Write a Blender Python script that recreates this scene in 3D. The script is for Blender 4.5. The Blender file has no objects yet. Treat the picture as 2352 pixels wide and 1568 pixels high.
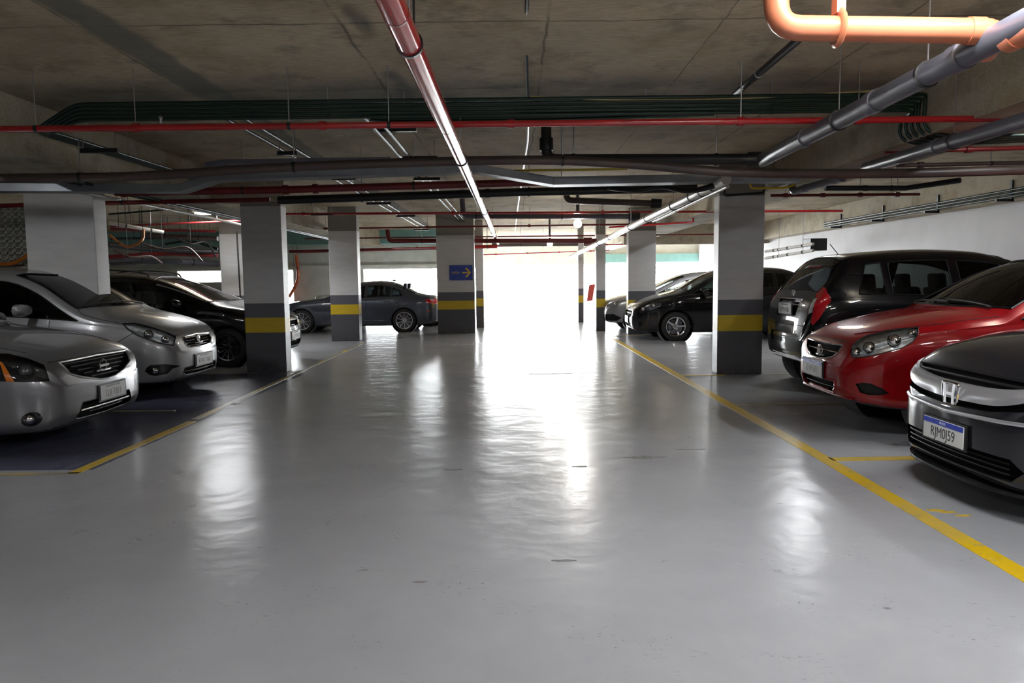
import bpy, bmesh, math, random
import numpy as np
from mathutils import Vector, Matrix
from mathutils.bvhtree import BVHTree

random.seed(7)
scene = bpy.context.scene
col = scene.collection
PI = math.pi

# ------------------------------------------------------------------ camera
F_PX, CAM_H = 1650.0, 1.35
PITCH = math.atan(144 / F_PX); YAW = math.atan(5.6 / F_PX); ROLL = math.radians(0.63)
fw = Vector((-math.sin(YAW) * math.cos(PITCH), math.cos(YAW) * math.cos(PITCH), -math.sin(PITCH)))
rt = fw.cross(Vector((0, 0, 1))).normalized(); up = rt.cross(fw)
up2 = up * math.cos(ROLL) + rt * math.sin(ROLL); rt2 = rt * math.cos(ROLL) - up * math.sin(ROLL)
cam_d = bpy.data.cameras.new('camera'); cam = bpy.data.objects.new('camera', cam_d); col.objects.link(cam)
cam.matrix_world = Matrix((( rt2.x, up2.x, -fw.x, 0), (rt2.y, up2.y, -fw.y, 0), (rt2.z, up2.z, -fw.z, CAM_H), (0, 0, 0, 1)))
cam_d.lens = F_PX / 2352 * 36; cam_d.sensor_width = 36; cam_d.clip_end = 300
scene.camera = cam

def at(px, py, Y):
    """world point that stands at depth Y and is seen at a pixel of the 2352x1568 frame"""
    r = fw * F_PX + rt2 * (px - 1176) - up2 * (py - 784)
    return Vector((0, 0, CAM_H)) + r * (Y / r.y)

def on_floor(px, py):
    r = fw * F_PX + rt2 * (px - 1176) - up2 * (py - 784)
    return Vector((0, 0, CAM_H)) + r * (-CAM_H / r.z)

# ------------------------------------------------------------------ daylight, exposure
scene.view_settings.view_transform = 'Standard'
scene.view_settings.look = 'None'
scene.view_settings.gamma = 1.0
scene.view_settings.use_curve_mapping = False
scene.view_settings.exposure = 0.42
world = bpy.data.worlds.new('world'); scene.world = world; world.use_nodes = True
wn = world.node_tree.nodes; wl = world.node_tree.links
wn['Background'].inputs[0].default_value = (0.93, 0.97, 1.0, 1)
wn['Background'].inputs[1].default_value = 32.0

def portal(x, y, z, w, h):
    d = bpy.data.lights.new('sky_portal', 'AREA'); d.shape = 'RECTANGLE'; d.size = w; d.size_y = h
    d.cycles.is_portal = True
    o = bpy.data.objects.new('sky_portal', d); o.location = (x, y, z)
    o.rotation_euler = (-PI / 2, 0, 0); col.objects.link(o)      # faces -Y, into the garage
    return o

# ------------------------------------------------------------------ materials
def new_mat(name):
    m = bpy.data.materials.new(name); m.use_nodes = True
    return m, m.node_tree.nodes, m.node_tree.links, m.node_tree.nodes['Principled BSDF']

def simple(name, rgb, rough=0.5, metal=0.0, coat=0.0, spec=0.5, noise=0.0, nscale=6.0, bump=0.0, emis=None):
    m, n, l, b = new_mat(name)
    b.inputs['Base Color'].default_value = (*rgb, 1); b.inputs['Roughness'].default_value = rough
    b.inputs['Metallic'].default_value = metal; b.inputs['Coat Weight'].default_value = coat
    b.inputs['Coat Roughness'].default_value = 0.04; b.inputs['Specular IOR Level'].default_value = spec
    tc = n.new('ShaderNodeTexCoord'); t = n.new('ShaderNodeTexNoise'); t.inputs['Scale'].default_value = nscale
    t.inputs['Detail'].default_value = 6
    l.new(tc.outputs['Object'], t.inputs['Vector'])
    if noise > 0:
        r = n.new('ShaderNodeMapRange'); r.inputs[1].default_value = 0.3; r.inputs[2].default_value = 0.7
        r.inputs[3].default_value = 1 - noise; r.inputs[4].default_value = 1 + noise
        mx = n.new('ShaderNodeMix'); mx.data_type = 'RGBA'; mx.blend_type = 'MULTIPLY'; mx.inputs[0].default_value = 1
        mx.inputs[6].default_value = (*rgb, 1); l.new(t.outputs[0], r.inputs[0]); l.new(r.outputs[0], mx.inputs[7])
        l.new(mx.outputs[2], b.inputs['Base Color'])
    if bump > 0:
        bp = n.new('ShaderNodeBump'); bp.inputs['Strength'].default_value = bump; bp.inputs['Distance'].default_value = 0.01
        l.new(t.outputs[0], bp.inputs['Height']); l.new(bp.outputs[0], b.inputs['Normal'])
    if emis:
        b.inputs['Emission Color'].default_value = (*emis[0], 1); b.inputs['Emission Strength'].default_value = emis[1]
    return m

def paint(name, rgb, metal=0.0, rough=0.35, spec=0.5):
    """car paint: base coat, clear coat, fine flakes; the inside of the panel is dark trim"""
    m, n, l, b = new_mat(name)
    b.inputs['Roughness'].default_value = rough; b.inputs['Metallic'].default_value = metal
    b.inputs['Coat Weight'].default_value = 1.0; b.inputs['Coat Roughness'].default_value = 0.03
    b.inputs['Specular IOR Level'].default_value = spec
    tc = n.new('ShaderNodeTexCoord'); t = n.new('ShaderNodeTexNoise'); t.inputs['Scale'].default_value = 900
    l.new(tc.outputs['Object'], t.inputs['Vector'])
    r = n.new('ShaderNodeMapRange'); r.inputs[3].default_value = 0.88; r.inputs[4].default_value = 1.12
    l.new(t.outputs[0], r.inputs[0])
    mx = n.new('ShaderNodeMix'); mx.data_type = 'RGBA'; mx.blend_type = 'MULTIPLY'; mx.inputs[0].default_value = 1
    mx.inputs[6].default_value = (*rgb, 1); l.new(r.outputs[0], mx.inputs[7]); l.new(mx.outputs[2], b.inputs['Base Color'])
    g = n.new('ShaderNodeNewGeometry'); d = n.new('ShaderNodeBsdfDiffuse'); d.inputs[0].default_value = (.015, .015, .017, 1)
    ms = n.new('ShaderNodeMixShader'); out = n['Material Output']
    l.new(g.outputs['Backfacing'], ms.inputs[0]); l.new(b.outputs[0], ms.inputs[1]); l.new(d.outputs[0], ms.inputs[2])
    l.new(ms.outputs[0], out.inputs[0])
    return m

def glass(name, tint, rough=0.0, refl=1.0):
    m, n, l, b = new_mat(name); n.remove(b)
    tr = n.new('ShaderNodeBsdfTransparent'); tr.inputs[0].default_value = (*tint, 1)
    gl = n.new('ShaderNodeBsdfGlossy'); gl.inputs['Roughness'].default_value = rough
    fr = n.new('ShaderNodeFresnel'); fr.inputs[0].default_value = 1.5
    mu = n.new('ShaderNodeMath'); mu.operation = 'MULTIPLY'; mu.inputs[1].default_value = refl
    ms = n.new('ShaderNodeMixShader')
    l.new(fr.outputs[0], mu.inputs[0]); l.new(mu.outputs[0], ms.inputs[0])
    l.new(tr.outputs[0], ms.inputs[1]); l.new(gl.outputs[0], ms.inputs[2]); l.new(ms.outputs[0], n['Material Output'].inputs[0])
    return m

def mnode(n, l, op, a, b=None, c=None):
    x = n.new('ShaderNodeMath'); x.operation = op
    for i, v in enumerate((a, b, c)):
        if v is None: continue
        if isinstance(v, (int, float)): x.inputs[i].default_value = v
        else: l.new(v, x.inputs[i])
    return x.outputs[0]

def mixc(n, l, fac, a, b, mode='MIX'):
    x = n.new('ShaderNodeMix'); x.data_type = 'RGBA'; x.blend_type = mode
    for i, v in ((0, fac), (6, a), (7, b)):
        if isinstance(v, (int, float)): x.inputs[i].default_value = v
        elif isinstance(v, tuple): x.inputs[i].default_value = (*v, 1)
        else: l.new(v, x.inputs[i])
    return x.outputs[2]

def noise(n, l, vec, scale, detail=5, rough=0.6, mscale=None, dist=0.0):
    if mscale:
        mp = n.new('ShaderNodeMapping'); mp.inputs['Scale'].default_value = mscale; l.new(vec, mp.inputs[0]); vec = mp.outputs[0]
    t = n.new('ShaderNodeTexNoise'); t.inputs['Scale'].default_value = scale; t.inputs['Detail'].default_value = detail
    t.inputs['Roughness'].default_value = rough; t.inputs['Distortion'].default_value = dist; l.new(vec, t.inputs['Vector'])
    return t.outputs[0]

def rng(n, l, v, a, b, c=0.0, d=1.0):
    r = n.new('ShaderNodeMapRange'); r.inputs[1].default_value = a; r.inputs[2].default_value = b
    r.inputs[3].default_value = c; r.inputs[4].default_value = d; l.new(v, r.inputs[0]); return r.outputs[0]

def concrete_mat(name, base, dark, seams=False):
    m, n, l, b = new_mat(name)
    g = n.new('ShaderNodeNewGeometry'); P = g.outputs['Position']
    sx = n.new('ShaderNodeSeparateXYZ'); l.new(P, sx.inputs[0]); X, Y = sx.outputs[0], sx.outputs[1]
    big = noise(n, l, P, 0.7, 6, 0.6); grain = noise(n, l, P, 9, 8, 0.7, (1, 7, 7)); fine = noise(n, l, P, 40, 6, 0.7)
    c = mixc(n, l, rng(n, l, big, 0.3, 0.7), dark, base)
    c = mixc(n, l, 1.0, c, mixc(n, l, rng(n, l, grain, 0.25, 0.75), (.60, .58, .55), (1.25, 1.23, 1.18)), 'MULTIPLY')
    c = mixc(n, l, rng(n, l, fine, 0.62, 0.75, 0, 0.5), c, (.04, .035, .03))
    ochre = noise(n, l, P, 1.6, 5, 0.65)
    c = mixc(n, l, rng(n, l, ochre, 0.48, 0.72, 0, 0.7), c, (.27, .19, .09))
    blot = noise(n, l, P, 2.6, 7, 0.7)
    c = mixc(n, l, rng(n, l, blot, 0.52, 0.70, 0, 0.6), c, (.13, .115, .085))
    hgt = mnode(n, l, 'ADD', mnode(n, l, 'MULTIPLY', grain, 0.6), mnode(n, l, 'MULTIPLY', fine, 0.4))
    if seams:
        wob = mnode(n, l, 'MULTIPLY', mnode(n, l, 'SUBTRACT', noise(n, l, P, 2.5, 3), 0.5), 0.07)
        def line(axis, pos, w):
            d = mnode(n, l, 'ABSOLUTE', mnode(n, l, 'SUBTRACT', mnode(n, l, 'ADD', axis, wob), pos))
            return rng(n, l, d, 0.0, w, 1.0, 0.0)
        tot = None
        for ax, pos, w in ((X, -1.08, .018), (X, .23, .014), (X, 1.35, .01), (X, -2.75, .012), (X, 2.5, .012),
                           (Y, 1.9, .015), (Y, 4.7, .018), (Y, 7.5, .016), (Y, 8.1, .012), (Y, 10.3, .018), (Y, 13.1, .018), (Y, 16, .02)):
            v = line(ax, pos, w); tot = v if tot is None else mnode(n, l, 'MAXIMUM', tot, v)
        brk = rng(n, l, noise(n, l, P, 1.3, 4), 0.35, 0.5, 0.15, 1.0)
        tot = mnode(n, l, 'MULTIPLY', tot, brk)
        c = mixc(n, l, mnode(n, l, 'MULTIPLY', tot, 0.75), c, (.025, .022, .02))
        # dark band where the pipes cross: shading painted into the slab colour
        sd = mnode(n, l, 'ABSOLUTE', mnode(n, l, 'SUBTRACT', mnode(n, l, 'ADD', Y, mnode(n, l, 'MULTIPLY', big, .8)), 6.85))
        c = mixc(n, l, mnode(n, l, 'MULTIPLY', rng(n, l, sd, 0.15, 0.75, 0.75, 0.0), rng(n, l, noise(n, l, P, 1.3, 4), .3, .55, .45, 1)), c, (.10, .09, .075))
        # levelled grey mortar strip between two slabs
        ed = mnode(n, l, 'MULTIPLY', mnode(n, l, 'SUBTRACT', noise(n, l, P, 1.8, 4), 0.5), 0.22)
        d = mnode(n, l, 'ABSOLUTE', mnode(n, l, 'SUBTRACT', mnode(n, l, 'ADD', X, ed), -2.6))
        strip = rng(n, l, d, 0.11, 0.17, 0.75, 0.0)
        c = mixc(n, l, strip, c, (.125, .125, .105))
        d2 = mnode(n, l, 'ABSOLUTE', mnode(n, l, 'SUBTRACT', mnode(n, l, 'ADD', X, ed), -.93))
        s2 = mnode(n, l, 'MULTIPLY', rng(n, l, d2, 0.03, 0.10, 0.8, 0.0), rng(n, l, noise(n, l, P, 0.9, 3), 0.5, 0.6))
        c = mixc(n, l, s2, c, (.075, .075, .068))
    l.new(c, b.inputs['Base Color']); b.inputs['Roughness'].default_value = 0.85
    bp = n.new('ShaderNodeBump'); bp.inputs['Strength'].default_value = 0.35; bp.inputs['Distance'].default_value = 0.01
    l.new(hgt, bp.inputs['Height']); l.new(bp.outputs[0], b.inputs['Normal'])
    return m

def floor_mat():
    m, n, l, b = new_mat('painted_floor')
    g = n.new('ShaderNodeNewGeometry'); P = g.outputs['Position']
    sx = n.new('ShaderNodeSeparateXYZ'); l.new(P, sx.inputs[0]); X, Y = sx.outputs[0], sx.outputs[1]
    big = noise(n, l, P, 0.45, 5, 0.6); mid = noise(n, l, P, 3.0, 8, 0.7, None, 0.6); fine = noise(n, l, P, 60, 5, 0.7)
    c = mixc(n, l, rng(n, l, big, 0.35, 0.65), (.36, .365, .385), (.44, .445, .46))
    c = mixc(n, l, rng(n, l, mid, 0.35, 0.7, 0, 0.5), c, (.36, .365, .38))
    # blue paint under the bays on the left
    wx = mnode(n, l, 'ADD', X, mnode(n, l, 'MULTIPLY', mid, 0.03))
    bl = mnode(n, l, 'MULTIPLY', mnode(n, l, 'LESS_THAN', wx, -3.06), mnode(n, l, 'MULTIPLY', mnode(n, l, 'GREATER_THAN', Y, 5.12), mnode(n, l, 'LESS_THAN', Y, 10.5)))
    c = mixc(n, l, mnode(n, l, 'MULTIPLY', bl, 0.85), c, (.05, .055, .11))
    # scuffs, chips and dirty specks
    chips = rng(n, l, noise(n, l, P, 9, 9, 0.7, (1, 1.8, 1), 0.8), 0.605, 0.63)
    chips = mnode(n, l, 'MULTIPLY', chips, rng(n, l, noise(n, l, P, 1.7, 3), 0.56, 0.66))
    c = mixc(n, l, mnode(n, l, 'MULTIPLY', chips, 0.7), c, (.09, .085, .08))
    speck = rng(n, l, noise(n, l, P, 34, 4, 0.7, (1, 1.6, 1)), 0.60, 0.66)
    speck = mnode(n, l, 'MULTIPLY', speck, rng(n, l, noise(n, l, P, 2.2, 4), 0.52, 0.66))
    c = mixc(n, l, mnode(n, l, 'MULTIPLY', speck, 0.7), c, (.07, .065, .06))
    scr = rng(n, l, noise(n, l, P, 5, 5, 0.6, (1, .12, 1), 0.5), 0.63, 0.72)
    c = mixc(n, l, mnode(n, l, 'MULTIPLY', scr, 0.05), c, (.62, .62, .64))
    l.new(c, b.inputs['Base Color'])
    rr = mnode(n, l, 'ADD', rng(n, l, big, 0.3, 0.7, 0.20, 0.28), mnode(n, l, 'MULTIPLY', chips, 0.05))
    l.new(rr, b.inputs['Roughness'])
    
    h = mnode(n, l, 'ADD', mnode(n, l, 'MULTIPLY', noise(n, l, P, 3.2, 3, 0.5), 1.0), mnode(n, l, 'MULTIPLY', noise(n, l, P, 14, 2, 0.5), 0.05))
    bp = n.new('ShaderNodeBump'); bp.inputs['Strength'].default_value = 0.35; bp.inputs['Distance'].default_value = 0.02
    l.new(h, bp.inputs['Height']); l.new(bp.outputs[0], b.inputs['Normal'])
    return m

def column_mat():
    m, n, l, b = new_mat('column_paint')
    g = n.new('ShaderNodeNewGeometry'); P = g.outputs['Position']
    sx = n.new('ShaderNodeSeparateXYZ'); l.new(P, sx.inputs[0]); Z = sx.outputs[2]
    nz = noise(n, l, P, 3, 5, 0.6, (1, 1, 5)); dirt = noise(n, l, P, 14, 6, 0.7)
    gt = lambda v: mnode(n, l, 'GREATER_THAN', Z, v)
    c = mixc(n, l, gt(0.60), (.075, .075, .085), (.56, .39, .012))
    c = mixc(n, l, gt(0.82), c, (.10, .10, .115)); c = mixc(n, l, gt(1.03), c, (.60, .59, .58))
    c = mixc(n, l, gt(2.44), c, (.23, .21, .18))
    c = mixc(n, l, 1.0, c, mixc(n, l, rng(n, l, nz, 0.3, 0.7), (.92, .92, .92), (1.05, 1.05, 1.05)), 'MULTIPLY')
    low = mnode(n, l, 'MULTIPLY', rng(n, l, Z, 0.02, 0.22, 0.7, 0.0), rng(n, l, dirt, 0.4, 0.6))
    c = mixc(n, l, low, c, (.03, .028, .025))
    l.new(c, b.inputs['Base Color']); b.inputs['Roughness'].default_value = 0.45
    bp = n.new('ShaderNodeBump'); bp.inputs['Strength'].default_value = 0.15; bp.inputs['Distance'].default_value = 0.01
    l.new(dirt, bp.inputs['Height']); l.new(bp.outputs[0], b.inputs['Normal'])
    return m

def worn_yellow(name='worn_yellow_paint', wear=0.0):
    m, n, l, b = new_mat(name)
    g = n.new('ShaderNodeNewGeometry'); P = g.outputs['Position']
    w = noise(n, l, P, 11, 8, 0.75); w2 = noise(n, l, P, 0.6, 3)
    k = mnode(n, l, 'ADD', rng(n, l, w, 0.58, 0.68, 0, 0.8), rng(n, l, w2, 0.5 - wear * .1, 0.62 - wear * .12, wear * .25, 0.35 + wear * .6))
    c = mixc(n, l, k, (.72, .47, .01), (.30, .28, .22)); l.new(c, b.inputs['Base Color']); b.inputs['Roughness'].default_value = 0.35
    return m

def grid_wall_mat():
    m, n, l, b = new_mat('rough_render'); b.inputs['Base Color'].default_value = (.6, .6, .52, 1); b.inputs['Roughness'].default_value = .8
    return m

M = dict(
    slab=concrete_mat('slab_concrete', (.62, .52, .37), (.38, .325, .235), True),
    conc=concrete_mat('beam_concrete', (.52, .47, .37), (.34, .31, .245)),
    floor=floor_mat(), column=column_mat(), yellow=worn_yellow(), fyellow=worn_yellow('faded_yellow_paint', 1.0),
    white=simple('white_wall_paint', (.56, .55, .565), .6, noise=.05, nscale=2, bump=.1),
    cream=simple('pale_render', (.62, .62, .56), .7, noise=.1, nscale=3),
    teal=simple('teal_paint', (.22, .42, .40), .6, noise=.08),
    ground=simple('outside_paving', (.7, .7, .68), .8, noise=.1),
    red=simple('red_pipe_paint', (.42, .012, .015), .18, coat=.6, noise=.12, nscale=3),
    dkred=simple('dull_red_paint', (.16, .012, .012), .35, noise=.15),
    green=simple('green_conduit', (.003, .022, .013), .45, noise=.1),
    black=simple('black_plastic', (.012, .012, .013), .42),
    rubber=simple('tyre_rubber', (.014, .014, .014), .75, bump=.2, nscale=60),
    pvc=simple('grey_drain_pvc', (.10, .10, .125), .3, noise=.08),
    pale=simple('pale_drain_pvc', (.55, .53, .5), .28, noise=.06),
    brown=simple('brown_pipe', (.085, .06, .052), .4, noise=.1),
    terra=simple('terracotta_pvc', (.52, .17, .085), .28, noise=.04),
    void=simple('grille_void', (.003, .003, .003), .9, spec=.08),
    tray=simple('galvanised_tray', (.24, .25, .27), .45, metal=.5, noise=.1),
    steel=simple('galvanised_steel', (.5, .5, .52), .35, metal=.9),
    yel=simple('yellow_gas_pipe', (.6, .42, .02), .4, noise=.1),
    orange=simple('orange_flexible_conduit', (.62, .20, .03), .45, noise=.15),
    chrome=simple('chrome', (.82, .82, .84), .08, metal=1),
    satin=simple('satin_silver', (.62, .62, .64), .28, metal=.7),
    dkchrome=simple('dark_chrome', (.25, .25, .27), .15, metal=1),
    trim=simple('black_trim', (.006, .006, .007), .5, spec=.3),
    cabin=simple('cabin_fabric', (.022, .022, .024), .8),
    glass=glass('tinted_glass', (.24, .27, .26)), dglass=glass('dark_tinted_glass', (.10, .11, .12)),
    lens=glass('lamp_lens', (.92, .94, .95), refl=1.0),
    reflector=simple('lamp_reflector', (.80, .81, .80), .25, metal=.45, noise=.3, nscale=30),
    dreflector=simple('dark_lamp_housing', (.10, .10, .11), .25, metal=.6, noise=.5, nscale=25),
    amber=simple('amber_lens', (.75, .20, .01), .15, coat=1),
    redlens=simple('red_lens', (.50, .008, .015), .12, coat=1),
    plate=simple('white_plate', (.72, .73, .72), .35), gplate=simple('grey_plate', (.52, .52, .50), .4, noise=.1, nscale=30),
    plblue=simple('plate_blue', (.01, .04, .45), .35), ink=simple('black_ink', (.02, .02, .02), .5),
    sblue=simple('sign_blue', (.03, .06, .33), .4), syel=simple('sign_yellow', (.75, .5, .08), .5),
    sred=simple('sign_red', (.55, .07, .045), .5),
    lamp=simple('lamp_glow', (1, 1, 1), .5, emis=((.92, .95, 1), 30)),
    globe=simple('globe_glow', (1, 1, 1), .5, emis=((1, .97, .92), 190)),
    orangepole=simple('orange_pipe_paint', (.75, .16, .06), .35),
)

# ------------------------------------------------------------------ mesh helpers
def tag(o, label=None, cat=None, group=None, kind=None):
    for k, v in (('label', label), ('category', cat), ('group', group), ('kind', kind)):
        if v: o[k] = v
    return o

def empty(name, loc, rz=0.0):
    o = bpy.data.objects.new(name, None); o.location = loc; o.rotation_euler = (0, 0, rz); o.empty_display_size = .1
    col.objects.link(o); return o

def link(name, me, mat, parent=None):
    o = bpy.data.objects.new(name, me); col.objects.link(o)
    if mat is not None and not me.materials: me.materials.append(mat)
    if parent is not None: o.parent = parent
    return o

def fillet(pts, r, k=6):
    pts = [Vector(p) for p in pts]; out = [pts[0]]
    for i in range(1, len(pts) - 1):
        a, b, c = pts[i - 1], pts[i], pts[i + 1]
        d1 = (a - b); d2 = (c - b); rr = min(r, d1.length * .49, d2.length * .49)
        p, q = b + d1.normalized() * rr, b + d2.normalized() * rr
        for j in range(k + 1):
            t = j / k; out.append(p * (1 - t) ** 2 + b * 2 * t * (1 - t) + q * t * t)
    out.append(pts[-1]); return out

def smooth_path(pts, k=6):
    pts = [Vector(p) for p in pts]; out = []
    for i in range(len(pts) - 1):
        p0 = pts[max(i - 1, 0)]; p1 = pts[i]; p2 = pts[i + 1]; p3 = pts[min(i + 2, len(pts) - 1)]
        for j in range(k):
            t = j / k
            out.append(0.5 * ((2 * p1) + (p2 - p0) * t + (2 * p0 - 5 * p1 + 4 * p2 - p3) * t * t + (-p0 + 3 * p1 - 3 * p2 + p3) * t ** 3))
    out.append(pts[-1]); return out

class MB:
    def __init__(s): s.v = []; s.f = []
    def box(s, x0, x1, y0, y1, z0, z1):
        i = len(s.v)
        s.v += [(x, y, z) for x in (x0, x1) for y in (y0, y1) for z in (z0, z1)]
        for q in ((0, 1, 3, 2), (4, 6, 7, 5), (0, 4, 5, 1), (2, 3, 7, 6), (0, 2, 6, 4), (1, 5, 7, 3)): s.f.append([i + k for k in q])
        return s
    def obox(s, c, ax, ay, az):
        """oriented box: centre and three half-axis vectors"""
        i = len(s.v); c, ax, ay, az = map(Vector, (c, ax, ay, az))
        s.v += [tuple(c + ax * a + ay * b + az * d) for a in (-1, 1) for b in (-1, 1) for d in (-1, 1)]
        for q in ((0, 1, 3, 2), (4, 6, 7, 5), (0, 4, 5, 1), (2, 3, 7, 6), (0, 2, 6, 4), (1, 5, 7, 3)): s.f.append([i + k for k in q])
        return s
    def tube(s, pts, r, seg=12, closed=False, caps=True, flat=None):
        pts = [Vector(p) for p in pts]; n = len(pts); i0 = len(s.v)
        t0 = (pts[1] - pts[0]).normalized(); ref = Vector((0, 0, 1)) if abs(t0.z) < .9 else Vector((1, 0, 0))
        nrm = (ref - t0 * ref.dot(t0)).normalized()
        for i, p in enumerate(pts):
            if closed: t = pts[(i + 1) % n] - pts[i - 1]
            else: t = pts[min(i + 1, n - 1)] - pts[max(i - 1, 0)]
            t = t.normalized() if t.length > 1e-9 else t0
            nrm = (nrm - t * nrm.dot(t)).normalized(); bn = t.cross(nrm)
            rr = r[i] if isinstance(r, (list, tuple)) else r
            for k in range(seg):
                a = 2 * PI * k / seg; f = flat if flat else 1.0
                s.v.append(tuple(p + nrm * (math.cos(a) * rr * f) + bn * (math.sin(a) * rr)))
        for i in range(n if closed else n - 1):
            j = (i + 1) % n
            for k in range(seg):
                k2 = (k + 1) % seg
                s.f.append([i0 + i * seg + k, i0 + j * seg + k, i0 + j * seg + k2, i0 + i * seg + k2])
        if caps and not closed:
            s.f.append([i0 + k for k in range(seg)]); s.f.append([i0 + (n - 1) * seg + k for k in range(seg)][::-1])
        return s
    def lathe(s, prof, seg=32, M4=None, closed=False):
        """prof: (radius, axial) pairs; axis = local z, then M4"""
        i0 = len(s.v); n = len(prof); M4 = M4 or Matrix.Identity(4)
        for (r, h) in prof:
            for k in range(seg):
                a = 2 * PI * k / seg; s.v.append(tuple(M4 @ Vector((r * math.cos(a), r * math.sin(a), h))))
        for i in range(n if closed else n - 1):
            j = (i + 1) % n
            for k in range(seg):
                k2 = (k + 1) % seg
                s.f.append([i0 + i * seg + k, i0 + i * seg + k2, i0 + j * seg + k2, i0 + j * seg + k])
        return s
    def prism(s, poly, M4, h):
        """poly in local xy extruded 0..h along local z"""
        i0 = len(s.v); n = len(poly)
        for z in (0, h):
            for (x, y) in poly: s.v.append(tuple(M4 @ Vector((x, y, z))))
        s.f.append([i0 + k for k in range(n)][::-1]); s.f.append([i0 + n + k for k in range(n)])
        for k in range(n):
            k2 = (k + 1) % n; s.f.append([i0 + k, i0 + k2, i0 + n + k2, i0 + n + k])
        return s
    def build(s, name, mat, parent=None, smooth=True, bevel=0.0, angle=40):
        me = bpy.data.meshes.new(name); me.from_pydata(s.v, [], s.f); me.update()
        bm = bmesh.new(); bm.from_mesh(me); bmesh.ops.recalc_face_normals(bm, faces=bm.faces)
        if bevel > 0:
            ed = [e for e in bm.edges if len(e.link_faces) == 2 and e.calc_face_angle(0) > .7]
            bmesh.ops.bevel(bm, geom=ed, offset=bevel, segments=2, affect='EDGES', profile=.5)
        if smooth:
            for f in bm.faces: f.smooth = True
            for e in bm.edges:
                if len(e.link_faces) == 2 and e.calc_face_angle(0) > math.radians(angle): e.smooth = False
        bm.to_mesh(me); bm.free()
        return link(name, me, mat, parent)

def text_mesh(name, s, size, mat, parent, M4, depth=.002, sx=1.0):
    cu = bpy.data.curves.new(name, 'FONT'); cu.body = s; cu.size = size; cu.extrude = depth; cu.align_x = 'CENTER'; cu.align_y = 'CENTER'
    t = bpy.data.objects.new(name, cu); col.objects.link(t)
    dg = bpy.context.evaluated_depsgraph_get(); me = bpy.data.meshes.new_from_object(t.evaluated_get(dg))
    bpy.data.objects.remove(t); bpy.data.curves.remove(cu)
    me.transform(M4 @ Matrix.Diagonal((sx, 1, 1, 1))); me.materials.clear()
    return link(name, me, mat, parent)

def frame(origin, xaxis, yaxis):
    x = Vector(xaxis).normalized(); z = x.cross(Vector(yaxis)).normalized(); y = z.cross(x)
    o = Vector(origin)
    return Matrix(((x.x, y.x, z.x, o.x), (x.y, y.y, z.y, o.y), (x.z, y.z, z.z, o.z), (0, 0, 0, 1)))
# ------------------------------------------------------------------ the room
Z1, Z2 = 2.97, 2.969
def struct(name, mb, mat, label, bevel=0.0):
    return tag(mb.build(name, mat, smooth=False, bevel=bevel), label, kind='structure')

struct('floor', MB().box(-14.5, 8.3, -9, 31, -.15, 0), M['floor'], 'glossy light grey painted garage floor')
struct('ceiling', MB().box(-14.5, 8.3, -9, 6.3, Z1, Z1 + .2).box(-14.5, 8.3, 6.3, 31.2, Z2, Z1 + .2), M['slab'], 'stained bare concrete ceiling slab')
struct('trim_1', MB().box(3.5, 4.2, -9, 31, 2.52, 3.0), M['conc'], 'concrete beam running away over the right row of cars')
struct('trim_2', MB().box(-5.0, -4.3, -9, 24, 2.47, 3.0), M['conc'], 'concrete beam running away over the left row of cars')
struct('trim_3', MB().box(3.42, 8.2, 22.4, 22.8, 2.36, 3.0), M['conc'], 'olive concrete cross beam at the far right')
struct('trim_4', MB().box(-14, -2.4, 23.3, 23.9, 2.52, 3.0), M['teal'], 'teal painted cross beam at the far left')
struct('trim_5', MB().box(7.55, 8.1, -9, 24, 2.46, 3.0), M['conc'], 'concrete edge beam above the white right wall')
struct('trim_6', MB().box(2.79, 3.5, 9.9, 10.2, 2.62, 3.0).box(-4.3, -3.3, 10.5, 10.8, 2.5, 3.0), M['conc'], 'concrete stubs over the near columns')
struct('wall_right', MB().box(7.9, 8.3, -9, 31, 0, 3), M['white'], 'white right wall behind the parked cars')
struct('wall_behind', MB().box(-14.5, 8.3, -9.2, -9, 0, 3), M['white'], 'white wall behind the viewer')
struct('wall_left', MB().box(-14.7, -14.4, -9, 31, 0, 3), M['white'], 'white far left wall')
# back of the hall: left part with a low opening, right part open under a lintel
struct('wall_back_left', MB().box(-14.5, -1.25, 24, 24.25, 1.72, 3).box(-7.35, -5.0, 24, 24.25, 0, 1.72).box(-14.5, -11.2, 24, 24.25, 0, 1.72)
       .box(-11.2, -7.7, 24, 24.25, 0, 1.35).box(-1.5, -1.25, 24, 31, 1.9, 3), M['cream'], 'pale back wall with a low opening on the left')
struct('wall_back', MB().box(-1.5, 8.3, 31, 31.25, 1.93, 3), M['cream'], 'pale lintel over the bright exit')
struct('trim_7', MB().box(3.6, 7.9, 30.85, 31, 2.0, 2.35), M['teal'], 'pale teal strip over the right opening')
struct('trim_8', MB().box(-14.5, -1.3, 23.9, 23.98, 1.80, 1.86), M['cream'], 'pale ledge along the back wall')
struct('ground', MB().box(-60, 60, 31, 120, -.2, -.02).box(-60, -1.6, 24.3, 31, -.2, -.02), M['ground'], 'sunlit paving outside')
for a in ((-3.1, 24.3, .86, 3.7, 1.7), (3.3, 31.3, .96, 9.6, 1.9), (-9.4, 24.3, 1.54, 3.5, .4)): portal(*a)

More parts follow.
